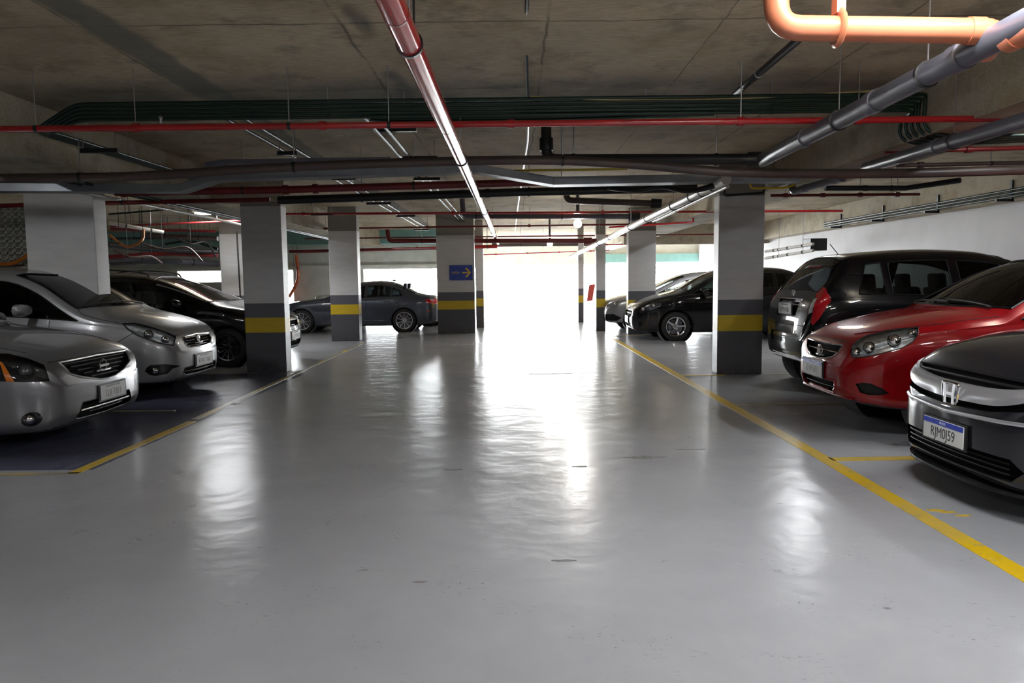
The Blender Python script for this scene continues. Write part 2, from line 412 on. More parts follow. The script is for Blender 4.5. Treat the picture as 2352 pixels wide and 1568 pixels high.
# white wall with hollow blocks above, left of the wide column
def block_wall():
    Y0, Y1 = 10.35, 10.5
    mb = MB().box(-12.5, -6.25, Y0, Y1, 0, 1.62)
    xs = [-12.5 + i * .105 for i in range(61)]; zs = [1.62 + i * .085 for i in range(11)]
    for x in xs: mb.box(x - .012 if x > -12.5 else x, x + .012, Y0, Y1, 1.62, 2.47)
    for i, z in enumerate(zs): mb.box(-12.5, -6.25, Y0, Y1, z - .011, z + (.011 if i % 2 else .02))
    mb.box(-12.5, -6.25, Y0 + .09, Y1, 1.62, 2.47)
    struct('wall_ventilated', mb, M['cream'], 'white wall topped by a grid of hollow blocks')
block_wall()

# ------------------------------------------------------------------ columns
def column(x0, x1, y, d, label, top=2.969, group=None):
    o = MB().box(x0, x1, y, y + d, 0, top).build('column', M['column'], smooth=False, bevel=.012)
    return tag(o, label, 'column', group)
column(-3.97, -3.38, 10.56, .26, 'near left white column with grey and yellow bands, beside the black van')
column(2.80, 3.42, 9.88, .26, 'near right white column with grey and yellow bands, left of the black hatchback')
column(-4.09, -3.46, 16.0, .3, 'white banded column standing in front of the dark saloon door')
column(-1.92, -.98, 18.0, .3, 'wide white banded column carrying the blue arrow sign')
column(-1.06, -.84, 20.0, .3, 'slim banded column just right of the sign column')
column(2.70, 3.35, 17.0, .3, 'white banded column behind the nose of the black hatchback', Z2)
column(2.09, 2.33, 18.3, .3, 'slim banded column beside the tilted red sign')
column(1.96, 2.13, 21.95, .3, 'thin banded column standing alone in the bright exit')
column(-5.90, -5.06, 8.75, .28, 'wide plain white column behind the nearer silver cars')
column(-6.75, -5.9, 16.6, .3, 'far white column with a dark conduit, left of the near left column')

# ------------------------------------------------------------------ painted floor lines
def strip(pts, w, label, cat='floor line', mat='yellow'):
    mb = MB(); pts = [Vector((p[0], p[1], 0)) for p in pts]
    L, R_ = [], []
    for i, p in enumerate(pts):
        d = (pts[min(i + 1, len(pts) - 1)] - pts[max(i - 1, 0)]).normalized(); nn = Vector((-d.y, d.x, 0)) * w / 2
        L.append(p + nn); R_.append(p - nn)
    for i in range(len(pts)):
        for q in (L[i], R_[i]): mb.v += [(q.x, q.y, 0.0), (q.x, q.y, .003)]
    n = len(pts)
    for i in range(n - 1):
        a = 4 * i; b = a + 4
        mb.f += [[a + 1, b + 1, b + 3, a + 3], [a, a + 1, b + 1, b], [a + 2, b + 2, b + 3, a + 3]]
    mb.f += [[0, 1, 3, 2], [4 * n - 4, 4 * n - 3, 4 * n - 1, 4 * n - 2]]
    return tag(mb.build('floor_line', M[mat], smooth=False), label, cat)
strip([(2.27, .6), (2.28, 5.2), (2.2, 15.9)], .11, 'long yellow line along the right side of the aisle')
strip([(-3.16, 5.01), (-3.15, 6.9)], .085, 'yellow line edging the blue bay in front of the nearest silver car')
strip([(-3.17, 7.0), (-3.28, 15.4)], .07, 'faded yellow line continuing past the near left column', mat='fyellow')
strip([(-7, 5.01), (-3.11, 5.01)], .06, 'yellow line across the left, in front of the nearest silver car', mat='fyellow')
strip([(-7, 7.5), (-3.6, 7.5)], .05, 'thin yellow line between the two silver cars', mat='fyellow')
strip([(2.32, 5.20), (7, 5.25)], .10, 'short yellow line under the dark saloon bumper at right')
strip([(2.32, 7.47), (7, 7.6)], .09, 'worn yellow line between red car and column', mat='fyellow')
strip([(2.3, 9.80), (2.8, 9.84)], .09, 'faded yellow line ending at the foot of the near right column', mat='fyellow')
strip([(3.46, 9.86), (7, 9.9)], .09, 'yellow line right of the near right column', mat='fyellow')
strip([(2.3, 16.7), (7, 16.8)], .09, 'yellow line under the nose of the black hatchback at the column', mat='fyellow')
for a, b, w, nm in (((2.64, 4.33), (2.86, 4.30), .05, 'yellow paint remnant nearest the dark saloon'),
                (( 2.60, 4.20), (2.66, 4.2), .03, 'small yellow fleck by the long line'), ((2.75, 4.18), (2.9, 4.15), .04, 'second yellow paint remnant by the dark saloon')):
    pass
def patch(cx, cy, rx, ry, label, mat, seed):
    rnd = random.Random(seed); mb = MB(); n = 26
    pts = [(cx + rx * math.cos(2 * PI * k / n) * (1 + rnd.uniform(-.3, .3)), cy + ry * math.sin(2 * PI * k / n) * (1 + rnd.uniform(-.3, .3))) for k in range(n)]
    mb.prism(pts, Matrix.Identity(4), .0016)
    return tag(mb.build('floor_stain', mat, smooth=False), label, 'stain')
stain = simple('bare_concrete_patch', (.20, .19, .185), .55, noise=.3, nscale=20)
for px, py, rx, ry, lb in ((1480, 1050, .13, .04, 'chipped paint patch in the middle right of the floor'), (1585, 1032, .10, .012, 'long thin scratch right of the chipped patch'),
                       (1040, 1078, .06, .02, 'small dark scrape in the middle of the aisle'), (1332, 1071, .05, .018, 'small chip left of the chipped patch'),
                       (1295, 1287, .05, .012, 'dark fleck low in the middle of the aisle'), (533, 928, .12, .05, 'chipped paint by the faded left line'),
                       (1268, 858, .30, .04, 'long chip in the far bright floor'), (965, 1336, .03, .01, 'tiny dark speck low left of the middle')):
    p = on_floor(px, py); patch(p.x, p.y, rx, ry, lb, stain, px)
for i, (px, py, rx, ry, lb) in enumerate(((2150, 1172, .05, .02, 'yellow paint remnant nearest the long line'), (2178, 1176, .05, .016, 'yellow paint remnant in the middle of three'),
                                    (2212, 1184, .04, .018, 'yellow paint remnant nearest the dark saloon'), (1648, 861, .12, .06, 'yellow paint spill at the foot of the near right column'))):
    p = on_floor(px, py); o = patch(p.x, p.y, rx, ry, lb, M['yellow'], 50 + i)

# ------------------------------------------------------------------ pipes and conduits under the slab
def pipe(name, label, cat, pts, r, mat, rods=(), joints=(), clamp=None, bend=.12, group=None, top=None, seg=14, jr=1.12, jl=.03, jmat=None):
    """rods: fractions of the length that hang from the slab; joints: fractions with a coupling ring"""
    path = fillet(pts, bend) if bend and len(pts) > 2 else [Vector(p) for p in pts]
    seglen = [(path[i + 1] - path[i]).length for i in range(len(path) - 1)]; tot = sum(seglen)
    def P_(t):
        d = t * tot
        for i, s_ in enumerate(seglen):
            if d <= s_ or i == len(seglen) - 1: return path[i].lerp(path[i + 1], min(1, d / max(s_, 1e-6))), (path[i + 1] - path[i]).normalized()
            d -= s_
    o = MB().tube(path, r, seg).build(name, mat); tag(o, label, cat, group)
    for t in joints:
        p, d = P_(t); MB().tube([p - d * jl, p + d * jl], r * jr, seg).build('coupling', jmat or mat, o)
    for t in rods:
        p, d = P_(t); zt = top if top else (Z1 if p.y < 6.3 else Z2)
        if zt - p.z < .03: continue
        MB().tube([p + Vector((0, 0, r * .8)), Vector((p.x, p.y, zt))], .0045, 6).build('hanger_rod', clamp or M['steel'], o)
        MB().tube([p - d * .012, p + d * .012], r * 1.15, seg).build('clamp', clamp or M['black'], o)
    return o
V = Vector
# main red sprinkler pipe down the aisle
ra = V((-.62, 1.2, 2.43)); rb = V((-.30, 26.0, 2.44))
a0 = at(900, 10, 2.75); a1 = at(1150, 571, 26.0)
dirr = (a1 - a0); o = pipe('sprinkler_main', 'thick red sprinkler main running straight away above the aisle', 'pipe', [a0 - dirr * .06, a1], .052, M['red'],
     joints=[.060 + .0385 * 2.2 * k for k in range(0, 9)], rods=(.075, .2, .4, .6, .8), bend=0, jr=1.02, jl=.006, jmat=M['dkred'], seg=24)
# grooved drain pipes: big grey one at the right, in two runs
p0 = at(2420, 20, 3.0); p1 = at(1750, 368, 6.75)
pipe('drain_pipe', 'thick dark grey drain pipe slanting down at upper right', 'pipe', [p0, p1], .062, M['pvc'], rods=(.25, .55), joints=(.17, .41, .72), jl=.05, seg=24)
q0 = at(1745, 366, 6.75); q1 = at(1255, 366, 7.3)
pipe('black_drain_pipe', 'thick black drain pipe crossing left from the grey one, turning up into the slab', 'pipe', [q0, q1, V((q1.x, q1.y, Z2))], .052, M['black'],
     rods=(.16, .72), joints=(.02, .88), jl=.06, jr=1.3, bend=.1, seg=20)
s0 = at(1668, 412, 7.6); s1 = at(1310, 590, 22.0)
pipe('pale_drain_pipe', 'long pale drain pipe running away to the bright exit', 'pipe', [s0, s1], .055, M['pale'], joints=(.03, .06, .09, .26, .5, .75), rods=(.15, .35, .6), jl=.02, jmat=M['black'], seg=20)
s2 = at(1672, 428, 7.6); s3 = at(1500, 508, 11.5)
pipe('slim_pale_pipe', 'slim pale pipe just under the long pale drain pipe', 'pipe', [s2, s3], .02, M['pale'], joints=(.2, .6), jl=.02)
t0 = at(2400, 262, 4.65); t1 = at(1990, 385, 7.2)
pipe('drain_pipe', 'dark grey drain pipe passing under the right beam', 'pipe', [t0, t1], .055, M['pvc'], rods=(.4,), joints=(.5,), jl=.04, seg=20)
u0 = at(1935, 408, 8.2); u1 = at(1822, 440, 9.4)
pipe('drain_pipe', 'short grey drain pipe with an elbow above the near right column', 'pipe', [u0, u1, u1 + V((-.02, .1, .25))], .045, M['pvc'], joints=(.12, .6), jl=.03, bend=.06, seg=20)
w0 = at(1870, 60, 4.4); w1 = at(1688, 216, 6.28)
pipe('thin_black_pipe', 'thin black pipe close under the slab left of the terracotta pipe', 'pipe', [w0, w1], .027, M['black'], joints=(.62,), jl=.012, jmat=M['steel'])
# terracotta pipe at the top right
c0 = at(1782, -60, 3.42); c1 = at(1782, 64, 3.42); c2 = at(2290, 72, 3.42); c3 = c2 + V((.30, -.55, .02))
o = pipe('terracotta_pipe', 'terracotta drain pipe with elbows crossing the top right corner', 'pipe', [V((c1.x, c1.y, Z1 - .01)), c1, c2, c2 + V((.02, .12, -.06))], .056, M['terra'], joints=(.20, .86), jl=.035, jr=1.09, bend=.11, seg=28)
h = at(1925, 64, 3.42)
MB().tube([h + V((math.cos(a) * .0, math.sin(a) * .066, math.cos(a) * .066)) for a in [k * PI / 6 for k in range(13)]], .012, 8, flat=2.0).build('pipe_strap', M['terra'], o)
MB().box(h.x - .02, h.x + .02, h.y - .03, h.y + .03, h.z + .06, Z1).build('strap_bracket', M['terra'], o)
pipe('terracotta_pipe', 'short terracotta pipe end at the right edge', 'pipe', [at(2318, 88, 3.3), at(2420, 40, 3.0)], .056, M['terra'], joints=(.15,), jl=.04, jr=1.12, seg=24)
# transverse red sprinkler pipe
l = pipe('sprinkler_branch', 'bright red sprinkler branch crossing the whole ceiling', 'pipe', [at(-40, 297, 5.6), at(2300, 272, 5.6)], .0245, M['red'],
     rods=(.053, .151, .302, .40, .745, .86), joints=(.151, .335, .52, .745, .86), jl=.025, jr=1.35, seg=16)
for px, lab in ((370, 'a'), (1720, 'b')):
    p = at(px, 290, 5.6); MB().lathe([(.012, 0), (.012, .04), (.02, .045), (.004, .06), (.001, .06)], 12, Matrix.Translation(p + V((0, 0, .02)))).build('sprinkler_head', M['steel'], l)
# bundle of green conduits
def gy(py, off): return at(1178, py, 6.1).z
for k in range(5):
    z = 2.832 - .031 * k; yy = 6.1 + .006 * k; xl = -4.22 + .036 * k
    pts = [V((xl, 9.6, 2.70)), V((xl, 6.55 - .03 * k, 2.69)), V((-4.0 + .03 * k, 6.2, 2.67 - .012 * k)), V((-3.62, yy, z)), V((3.42 - .02 * k, yy, z)),
           V((3.455, yy + .09 * k + .06, z)), V((3.455, yy + .09 * k + .08, 2.56)), V((3.60, yy + .09 * k, 2.488)), V((7.5, yy - .1 - .05 * k, 2.485))]
    pipe('green_conduit', 'dark green conduit in the bundle crossing under the slab, ' + ('topmost', 'second from top', 'middle', 'second from bottom', 'lowest')[k], 'conduit', pts, .0155, M['green'], bend=.10, group='green conduit bundle', seg=10,
         rods=(.12, .38, .62) if k == 4 else ())
for k in range(3):
    pipe('green_conduit', ('upper', 'middle', 'lower')[k] + ' of three short green conduits slung under the bundle', 'conduit', [at(850, 262 + 6 * k, 6.35), at(905, 268 + 6 * k, 6.35), at(1250, 262 + 7 * k, 6.35), at(1640, 250 + 6 * k, 6.4)], .014, M['green'], bend=.1, seg=10, rods=(.1, .8) if k == 0 else ())
pipe('cable', 'pale and yellow cable lying on top of the green conduits', 'cable', smooth_path([at(1218, 222, 6.1), at(1400, 229, 6.1), at(1650, 228, 6.1), at(1850, 218, 6.1), at(2035, 207, 6.1)], 6), .009, simple('pale_yellow_cable', (.5, .38, .16), .5, noise=.3, nscale=2), bend=0, seg=8)
pipe('green_conduit', 'single green conduit running toward the viewer above the aisle', 'conduit', smooth_path([at(1212, -30, 4.0), at(1209, 60, 4.9), at(1210, 150, 5.6), at(1213, 222, 6.2)], 6), .0125, M['green'], bend=0, seg=10)
pipe('thin_cable', 'thin dark hanging cable right of the red main', 'cable', [at(950, -20, 3.6), at(951, 88, 3.75)], .006, M['black'], bend=0, seg=8)
pipe('white_conduit', 'pale conduit wandering away along the aisle ceiling', 'conduit', smooth_path([at(1213, 270, 6.6), at(1212, 320, 7.6), at(1206, 362, 8.6), at(1196, 430, 11.5), at(1189, 480, 15), at(1183, 530, 21)], 6), .013, M['pale'], bend=0, seg=8)
# horizontal drains and trays in the middle distance
pipe('brown_pipe', 'long sagging brown pipe crossing the whole ceiling', 'pipe', smooth_path([at(-60, 410, 6.7), at(300, 405, 6.7), at(620, 386, 6.7), at(950, 373, 6.7), at(1250, 368, 6.7), at(1460, 378, 6.7), at(1700, 396, 6.6), at(2050, 398, 6.6), at(2420, 388, 6.6)], 8),
     .043, M['brown'], bend=0, rods=(.1, .3, .55), seg=20)
def flat_tray(name, label, pts, w, h, mat):
    mb = MB(); path = [V(p) for p in pts]
    for i in range(len(path) - 1):
        d = path[i + 1] - path[i]; mb.obox((path[i] + path[i + 1]) / 2, d / 2, V((0, w / 2, 0)), V((0, 0, h / 2)))
    o = mb.build(name, mat, smooth=False, bevel=.004); tag(o, label, 'cable tray')
    for t in (0.2, .8):
        p = path[0].lerp(path[-1], t); 
    return o
tr = flat_tray('cable_tray', 'pale grey cable tray with a kink, crossing behind the brown pipe', [at(-60, 432, 7.9), at(420, 434, 7.9), at(500, 408, 7.9), at(1090, 388, 7.9), at(1270, 418, 7.9), at(1700, 410, 7.9), at(1830, 410, 7.9)], .22, .085, M['tray'])
for px in (175, 1290): 
    p = at(px, 405, 7.9); MB().tube([p, V((p.x, p.y, Z2))], .005, 6).build('hanger_rod', M['steel'], tr)
flat_tray('cable_tray', 'dark flat tray just above the left end of the brown pipe', [at(480, 380, 7.6), at(520, 374, 7.6), at(900, 368, 7.6)], .2, .04, M['pvc'])
pipe('dark_red_pipe', 'thick dark red pipe below the grey tray on the left', 'pipe', [at(265, 442, 8.4), at(640, 436, 8.4), at(1245, 418, 8.4)], .043, M['dkred'], rods=(.3, .7), joints=(.02, .4, .47), jr=1.3, bend=0)
pipe('black_pipe', 'thick black pipe below the grey tray at the middle', 'pipe', [at(640, 460, 8.9), at(1200, 441, 8.9), at(1600, 432, 8.9)], .05, M['black'], rods=(.2, .6), joints=(.5,), bend=0, seg=18)
pipe('bundled_cable', 'black cable bundle lashed to the pale drain pipe', 'cable', smooth_path([at(1395, 430, 8.7), at(1460, 436, 8.5), at(1520, 428, 8.4), at(1575, 438, 8.2), at(1620, 432, 8.0), at(1655, 420, 7.8)], 6), .032, M['black'], bend=0)
pipe('thin_dark_pipe', 'thin dark pipe crossing below the grey tray at far left', 'pipe', [at(-60, 474, 9.3), at(250, 466, 9.3), at(620, 458, 9.3)], .028, M['dkred'], rods=(.33, .5), joints=(.33,), jr=1.6)
pipe('brown_pipe', 'short brown pipe with an upturned end above the exit', 'pipe', [at(1300, 452, 11.5) + V((0, 0, .12)), at(1302, 460, 11.5), at(1520, 468, 11.2)], .05, M['brown'], bend=.1, joints=(.95,), jr=1.5, jl=.08, jmat=M['black'])
pipe('brown_pipe', 'dark pipe with an upturned end left of the red main', 'pipe', [at(1062, 474, 13.5) + V((0, 0, .14)), at(1064, 496, 13.5), at(1470, 497, 13.2)], .05, M['pvc'], bend=.1, joints=(.97,), jr=1.6, jl=.1, jmat=M['black'], rods=(.15, .6))
pipe('brown_pipe', 'long reddish brown pipe far down the aisle', 'pipe', [at(890, 536, 18.4) + V((0, 0, .1)), at(893, 553, 18.4), at(1370, 553, 18.2)], .058, M['dkred'], bend=.1, rods=(.2, .5), joints=(.96,), jr=1.5, jl=.1)
pipe('brown_pipe', 'faint far pipe close to the exit', 'pipe', [at(1130, 562, 22), at(1350, 561, 22)], .05, M['brown'], bend=0, rods=(.3,))
lab = ['red sprinkler branch above the sign column', 'dull red branch just behind the black cross pipe', 'thin red branch at the middle distance', 'thin red branch further down the aisle', 'thin red branch near the exit', 'last faint red branch before the exit']
for i, (y0, y1, Yd, xa, xb, mt) in enumerate(((492, 484, 13.2, 560, 1935, 'red'), (478, 449, 9.9, 250, 2110, 'dkred'), (526, 513, 16.4, 655, 1590, 'dkred'), (548, 538, 19.3, 700, 1640, 'dkred'), (570, 560, 22.6, 900, 1480, 'red'), (585, 575, 25.8, 1110, 1400, 'red'))):
    if i == 1: pts = [at(1770, 449, 9.9), at(2112, 446, 9.9)]; lb = 'dark red branch right of the near right column'
    else: pts = [at(xa, y0, Yd), at(xb, y1, Yd)]; lb = lab[i]
    pipe('sprinkler_branch', lb, 'pipe', pts, .02 if i else .022, M[mt], rods=(.1, .35, .6, .85), joints=(.1, .35, .6, .85), jr=1.6, jl=.03, bend=0, seg=10)
pipe('sprinkler_branch', 'brownish branch left of the near left column', 'pipe', [at(255, 520, 14.5), at(560, 506, 14.5)], .02, M['dkred'], rods=(.3, .8), joints=(.4,), jr=1.6, bend=0)
pipe('sprinkler_branch', 'red pipe end pointing at the near right column', 'pipe', [at(1400, 522, 15.5), at(1592, 510, 14.0), at(1592, 500, 14.0)], .02, M['red'], bend=.05, rods=(.3,))
pipe('red_duct', 'flat red beam guard along the back wall', 'pipe', [at(665, 578, 23.2), at(1005, 570, 23.0)], .05, M['dkred'], bend=0, rods=(.5,), seg=12)
pipe('red_duct', 'red pipe beside the sign column toward the exit', 'pipe', [at(1088, 567, 19.8), at(1142, 566, 19.8)], .05, M['red'], bend=0, rods=(.6,), seg=12)
pipe('black_pipe', 'black pipe with tee at the right above the white wall', 'pipe', [at(1895, 432, 9.6), at(2080, 432, 9.6), at(2205, 414, 9.0)], .035, M['black'], bend=0, joints=(.3,), rods=(.5,))
pipe('black_pipe', 'black pipe under the right beam', 'pipe', [at(2030, 348, 7.0), at(2420, 338, 7.0)], .022, M['dkred'], bend=0, joints=(.15, .5), rods=(.5,), jr=1.5)
pipe('black_pipe', 'lower dark pipe under the right beam', 'pipe', [at(2060, 380, 7.8), at(2420, 372, 7.8)], .022, M['brown'], bend=0, joints=(.15,), rods=(.6,), jr=1.5)
pipe('black_bracket_pipe', 'black angled conduit on top of the near right column', 'conduit', [at(1664, 425, 9.865), at(1664, 449, 9.865), at(1754, 443, 9.865), at(1756, 432, 9.865)], .016, M['black'], bend=.04)
pipe('gas_pipe', 'yellow gas pipe bent above the near right column', 'pipe', [at(1722, 415, 9.3), at(1724, 432, 9.3), at(1800, 432, 9.3), at(1825, 425, 9.3)], .014, M['yel'], bend=.06)
pipe('gas_pipe', 'yellow gas pipe behind the brown pipe', 'pipe', [at(1180, 392, 8.1), at(1440, 388, 8.1)], .013, M['yel'], bend=0)
# long conduits that run away on the left
def pair(x, z, ya, yb, dx, labels, r=.016, mat='green'):
    for k in range(2):
        pipe('green_conduit', labels[k], 'conduit', [V((x + dx * k, ya, z)), V((x + dx * k, yb, z - .02))], r, M[mat], bend=0, joints=(.3, .6), jr=1.25, seg=10)
def strut(px, py, Y, w, label):
    p = at(px, py, Y); zt = Z1 if Y < 6.3 else Z2
    o = MB().box(p.x - w / 2, p.x + w / 2, p.y - .02, p.y + .02, p.z - .02, p.z + .02).build('support_bar', M['black'], smooth=False); tag(o, label, 'support bar')
    for s in (-1, 1): MB().tube([V((p.x + s * w * .42, p.y, p.z)), V((p.x + s * w * .42, p.y, zt))], .005, 6).build('hanger_rod', M['steel'], o)
pair(-1.32, 2.80, 6.5, 20, .11, ('left one of the conduit pair left of the red main', 'right one of the conduit pair left of the red main'))
pair(-2.50, 2.77, 6.4, 20, .16, ('left one of the conduit pair over the middle left', 'right one of the conduit pair over the middle left'))
pair(-4.62, 2.40, 7.5, 20, .12, ('outer conduit under the left beam', 'inner conduit under the left beam'))
for px, py, Y, w, lb in ((908, 298, 7.3, .42, 'black support bar under the red cross pipe'), (965, 363, 8.6, .4, 'black support bar above the brown pipe'), (980, 411, 10.3, .38, 'black support bar right under the grey tray'),
                     (870, 467, 12.5, .42, 'black support bar of the middle pair'), (932, 496, 15.5, .4, 'black support bar above the red branch'), (968, 527, 19.0, .4, 'small far support bar near the sign column'),
                     (228, 346, 6.9, .36, 'black support bar at the green conduit bend'), (200, 381, 7.7, .32, 'lower black support bar at far left'), (660, 352, 7.6, .2, 'short support bar above the tray'),
                     (700, 455, 11.0, .4, 'black support bar above the near left column'), (740, 492, 13.2, .4, 'black support bar right of the near left column'), (790, 410, 9.3, .3, 'black support bar by the dark red pipe')):
    strut(px, py, Y, w, lb)
pipe('pale_conduit', 'long pale conduit sloping past the wide plain column', 'conduit', [at(160, 436, 8.2), at(480, 500, 12.5), at(640, 535, 15.9)], .022, M['pale'], bend=0, joints=(.3,))
# green conduits on the right edge beam
for k in range(3):
    pipe('green_conduit', 'green conduit along the right edge beam, ' + ('upper', 'middle', 'lower')[k], 'conduit', [V((7.50, 4.0, 2.60 - .05 * k)), V((7.50, 17.5, 2.60 - .05 * k))], .019, M['green'], bend=0, joints=(.5,), seg=10)
for k, nth in enumerate(('nearest of six', 'second nearest', 'third nearest', 'fourth nearest', 'fifth nearest', 'farthest of six')):
    y = 7.2 + 1.9 * k
    tag(MB().box(7.30, 7.56, y, y + .05, 2.43, 2.47).box(7.52, 7.56, y, y + .05, 2.43, 2.75).build('conduit_bracket', M['black'], smooth=False), 'black bracket under the green conduits over the white wall, ' + nth, 'bracket', 'brackets along the right edge beam')
bx = at(1880, 561, 16.7); tag(MB().box(bx.x - .18, bx.x + .2, bx.y, bx.y + .4, bx.z - .14, bx.z + .14).build('cable_box', M['black'], smooth=False, bevel=.01), 'black cable box at the end of the far pale tray', 'box')
for dy, lb in ((0, 'upper pale tray behind the near right column'), (.3, 'lower pale tray behind the near right column')):
    a = at(1758, 578 + dy * 50, 18.5); b = at(1868, 560 + dy * 50, 16.6)
    pipe('pale_tray', lb, 'cable tray', [a, b], .035, M['pale'], bend=0, joints=(.2, .5, .8), jmat=M['black'], seg=8, rods=(.3, .8))
# far left tangle of pipes and hoses
for i, (pts, r, mt, lb) in enumerate((
    ([(252, 540, 13), (290, 566, 12.6), (325, 553, 12.6), (330, 528, 13)], .022, 'orange', 'orange flexible conduit looping right of the wide plain column'),
    ([(330, 560, 14), (380, 573, 14), (430, 568, 14), (465, 600, 14)], .02, 'brown', 'brown hose sagging in the far left tangle'),
    ([(250, 512, 13.4), (310, 522, 13.6), (375, 533, 14)], .035, 'pale', 'pale tube ending in the far left tangle'),
    ([(250, 560, 15), (330, 572, 15.5), (500, 578, 16)], .05, 'black', 'black pipe across the far left tangle'),
    ([(250, 590, 16), (380, 583, 16), (500, 586, 16)], .05, 'dkred', 'dark red pipe low in the far left tangle'),
    ([(330, 540, 17), (500, 548, 17)], .06, 'brown', 'brown pipe high in the far left tangle'),
    ([(380, 560, 18), (440, 555, 18), (500, 572, 18)], .03, 'green', 'green pipe in the far left tangle'),
    ([(252, 600, 17), (400, 600, 17.3), (500, 606, 18)], .07, 'pvc', 'grey pipe lowest in the far left tangle'),
    ([(-40, 604, 10.2), (20, 606, 10.2), (55, 592, 10.2), (78, 568, 10.2)], .028, 'orange', 'orange hose rising along the white block wall'),
    ([(250, 492, 12), (400, 480, 12)], .015, 'green', 'thin green conduit above the tangle'),
    ([(262, 575, 14.2), (300, 590, 14.2), (345, 588, 14.4), (372, 604, 14.6)], .02, 'brown', 'dark hose drooping above the roof of the black van'),
    ([(400, 545, 15.2), (440, 560, 15.2), (475, 556, 15.4), (495, 590, 15.6)], .022, 'black', 'black hose drooping left of the far column'),
    ([(255, 526, 16.2), (495, 531, 16.2)], .03, 'dkred', 'thin dull red pipe high in the far left tangle'),
    ([(255, 548, 17.4), (430, 546, 17.6)], .03, 'green', 'thin green pipe high in the far left tangle'),
    ([(300, 566, 19.0), (498, 590, 20.5)], .05, 'pale', 'pale pipe slanting across the far left tangle'),
    ([(255, 606, 15.0), (420, 598, 15.4)], .035, 'black', 'black tube just above the roof of the black van'),
    ([(680, 585, 23.7), (684, 640, 23.7), (664, 682, 23.7)], .05, 'orangepole', 'orange pipe bending down the back wall'))):
    pipe('flexible_hose' if 'hose' in lb or 'flexible' in lb else 'pipe_run', lb, 'hose' if 'hose' in lb or 'flexible' in lb else 'pipe', smooth_path([at(*p) for p in pts], 7) if len(pts) > 2 else [at(*p) for p in pts], r, M[mt], bend=0, rods=() if i in (8,) else (.3, .75), clamp=M['black'])
tag(MB().tube([V((-6.33, 16.585, 2.5)), V((-6.30, 16.585, .02))], .018, 8).build('drop_conduit', M['black']), 'dark conduit running down the far column beside the near left column', 'conduit')

# ------------------------------------------------------------------ lamps
def tube_lamp(x, y, z, L, label, power, axis='x', color=(.90, .94, 1.0), upk=.85):
    root = empty('tube_lamp', (x, y, z), 0 if axis == 'x' else PI / 2); tag(root, label, 'lamp')
    MB().box(-L / 2, L / 2, -.06, .06, .02, .07).build('housing', M['pale'], root, smooth=False, bevel=.005)
    MB().tube([(-L / 2 + .03, 0, -.01), (L / 2 - .03, 0, -.01)], .016, 10).build('fluorescent_tube', M['lamp'], root)
    for s in (-1, 1): MB().tube([(s * L * .4, 0, .07), (s * L * .4, 0, (Z1 if y < 6.3 else Z2) - z)], .006, 6).build('hanger_rod', M['steel'], root)
    d = bpy.data.lights.new('tube_light', 'AREA'); d.shape = 'RECTANGLE'; d.size = L; d.size_y = .08; d.energy = power; d.color = color
    o = bpy.data.objects.new('tube_light', d); col.objects.link(o); o.parent = root; o.location = (0, 0, -.03)
    d2 = d.copy(); d2.energy = power * upk
    o2 = bpy.data.objects.new('tube_light', d2); col.objects.link(o2); o2.parent = root; o2.location = (0, 0, .085); o2.rotation_euler = (PI, 0, 0)
    return root
tube_lamp(1.75, 2.95, 2.82, 1.2, 'tube lamp above the terracotta pipe at the top right', 40, upk=4.0)
tube_lamp(-5.7, 14.3, 2.70, 1.2, 'glowing tube lamp far left above the black van', 60)
tube_lamp(4.75, 5.4, 2.79, 1.2, 'tube lamp over the red car', 40, 'y')
tube_lamp(4.75, 11.8, 2.78, 1.2, 'tube lamp behind the black hatchback', 20, 'y')
tube_lamp(4.75, 16.5, 2.78, 1.2, 'added unseen tube lamp over the far right bays', 50, 'y')  # extra lamp out of view behind the beam, added to lift the ambient light
tube_lamp(-2.2, -1.2, 2.80, 1.2, 'tube lamp behind the viewer on the left', 50)
tube_lamp(2.4, -1.2, 2.80, 1.2, 'tube lamp behind the viewer on the right', 100)
tube_lamp(-5.6, 6.0, 2.78, 1.2, 'tube lamp over the two silver cars', 18, 'y')
def globe(px, py, Y, label, power=8):
    p = at(px, py, Y); root = empty('globe_lamp', p); tag(root, label, 'lamp')
    MB().lathe([(.001, -.075)] + [(.075 * math.sin(a), -.075 * math.cos(a)) for a in [k * PI / 10 for k in range(1, 10)]] + [(.001, .075)], 20).build('globe', M['globe'], root)
    MB().tube([(0, 0, .07), (0, 0, Z2 - p.z)], .03, 10).build('lamp_holder', M['black'], root)
globe(1327, 514, 13.4, 'round white lamp hanging over the middle of the aisle')
globe(1263, 560, 19.5, 'small far round lamp nearer the exit')

# ------------------------------------------------------------------ signs
def arrow_sign():
    c = at(1059, 626, 17.98); root = empty('direction_sign', c); tag(root, 'blue sign with a yellow right arrow on the wide column', 'sign')
    w, h = .575, .375
    MB().box(-w / 2, w / 2, -.012, 0, -h / 2, h / 2).build('sign_panel', M['sblue'], root, smooth=False, bevel=.003)
    F_ = frame((0, -.0125, 0), (1, 0, 0), (0, 0, 1))
    A = [(.03, -.018), (.185, -.018), (.10, -.105), (.145, -.12), (.25, 0), (.145, .12), (.10, .105), (.185, .018), (.03, .018)]
    MB().prism(A, F_, .003).build('arrow', M['syel'], root, smooth=False)
    text_mesh('sign_text', 'SAÍDA', .075, M['syel'], root, frame((-.13, -.014, 0), (1, 0, 0), (0, 0, 1)), .001)
arrow_sign()
rp = at(1357, 672, 20.5)
rs = empty('red_sign', rp); tag(rs, 'tilted red sign beside the slim column at the exit', 'sign')
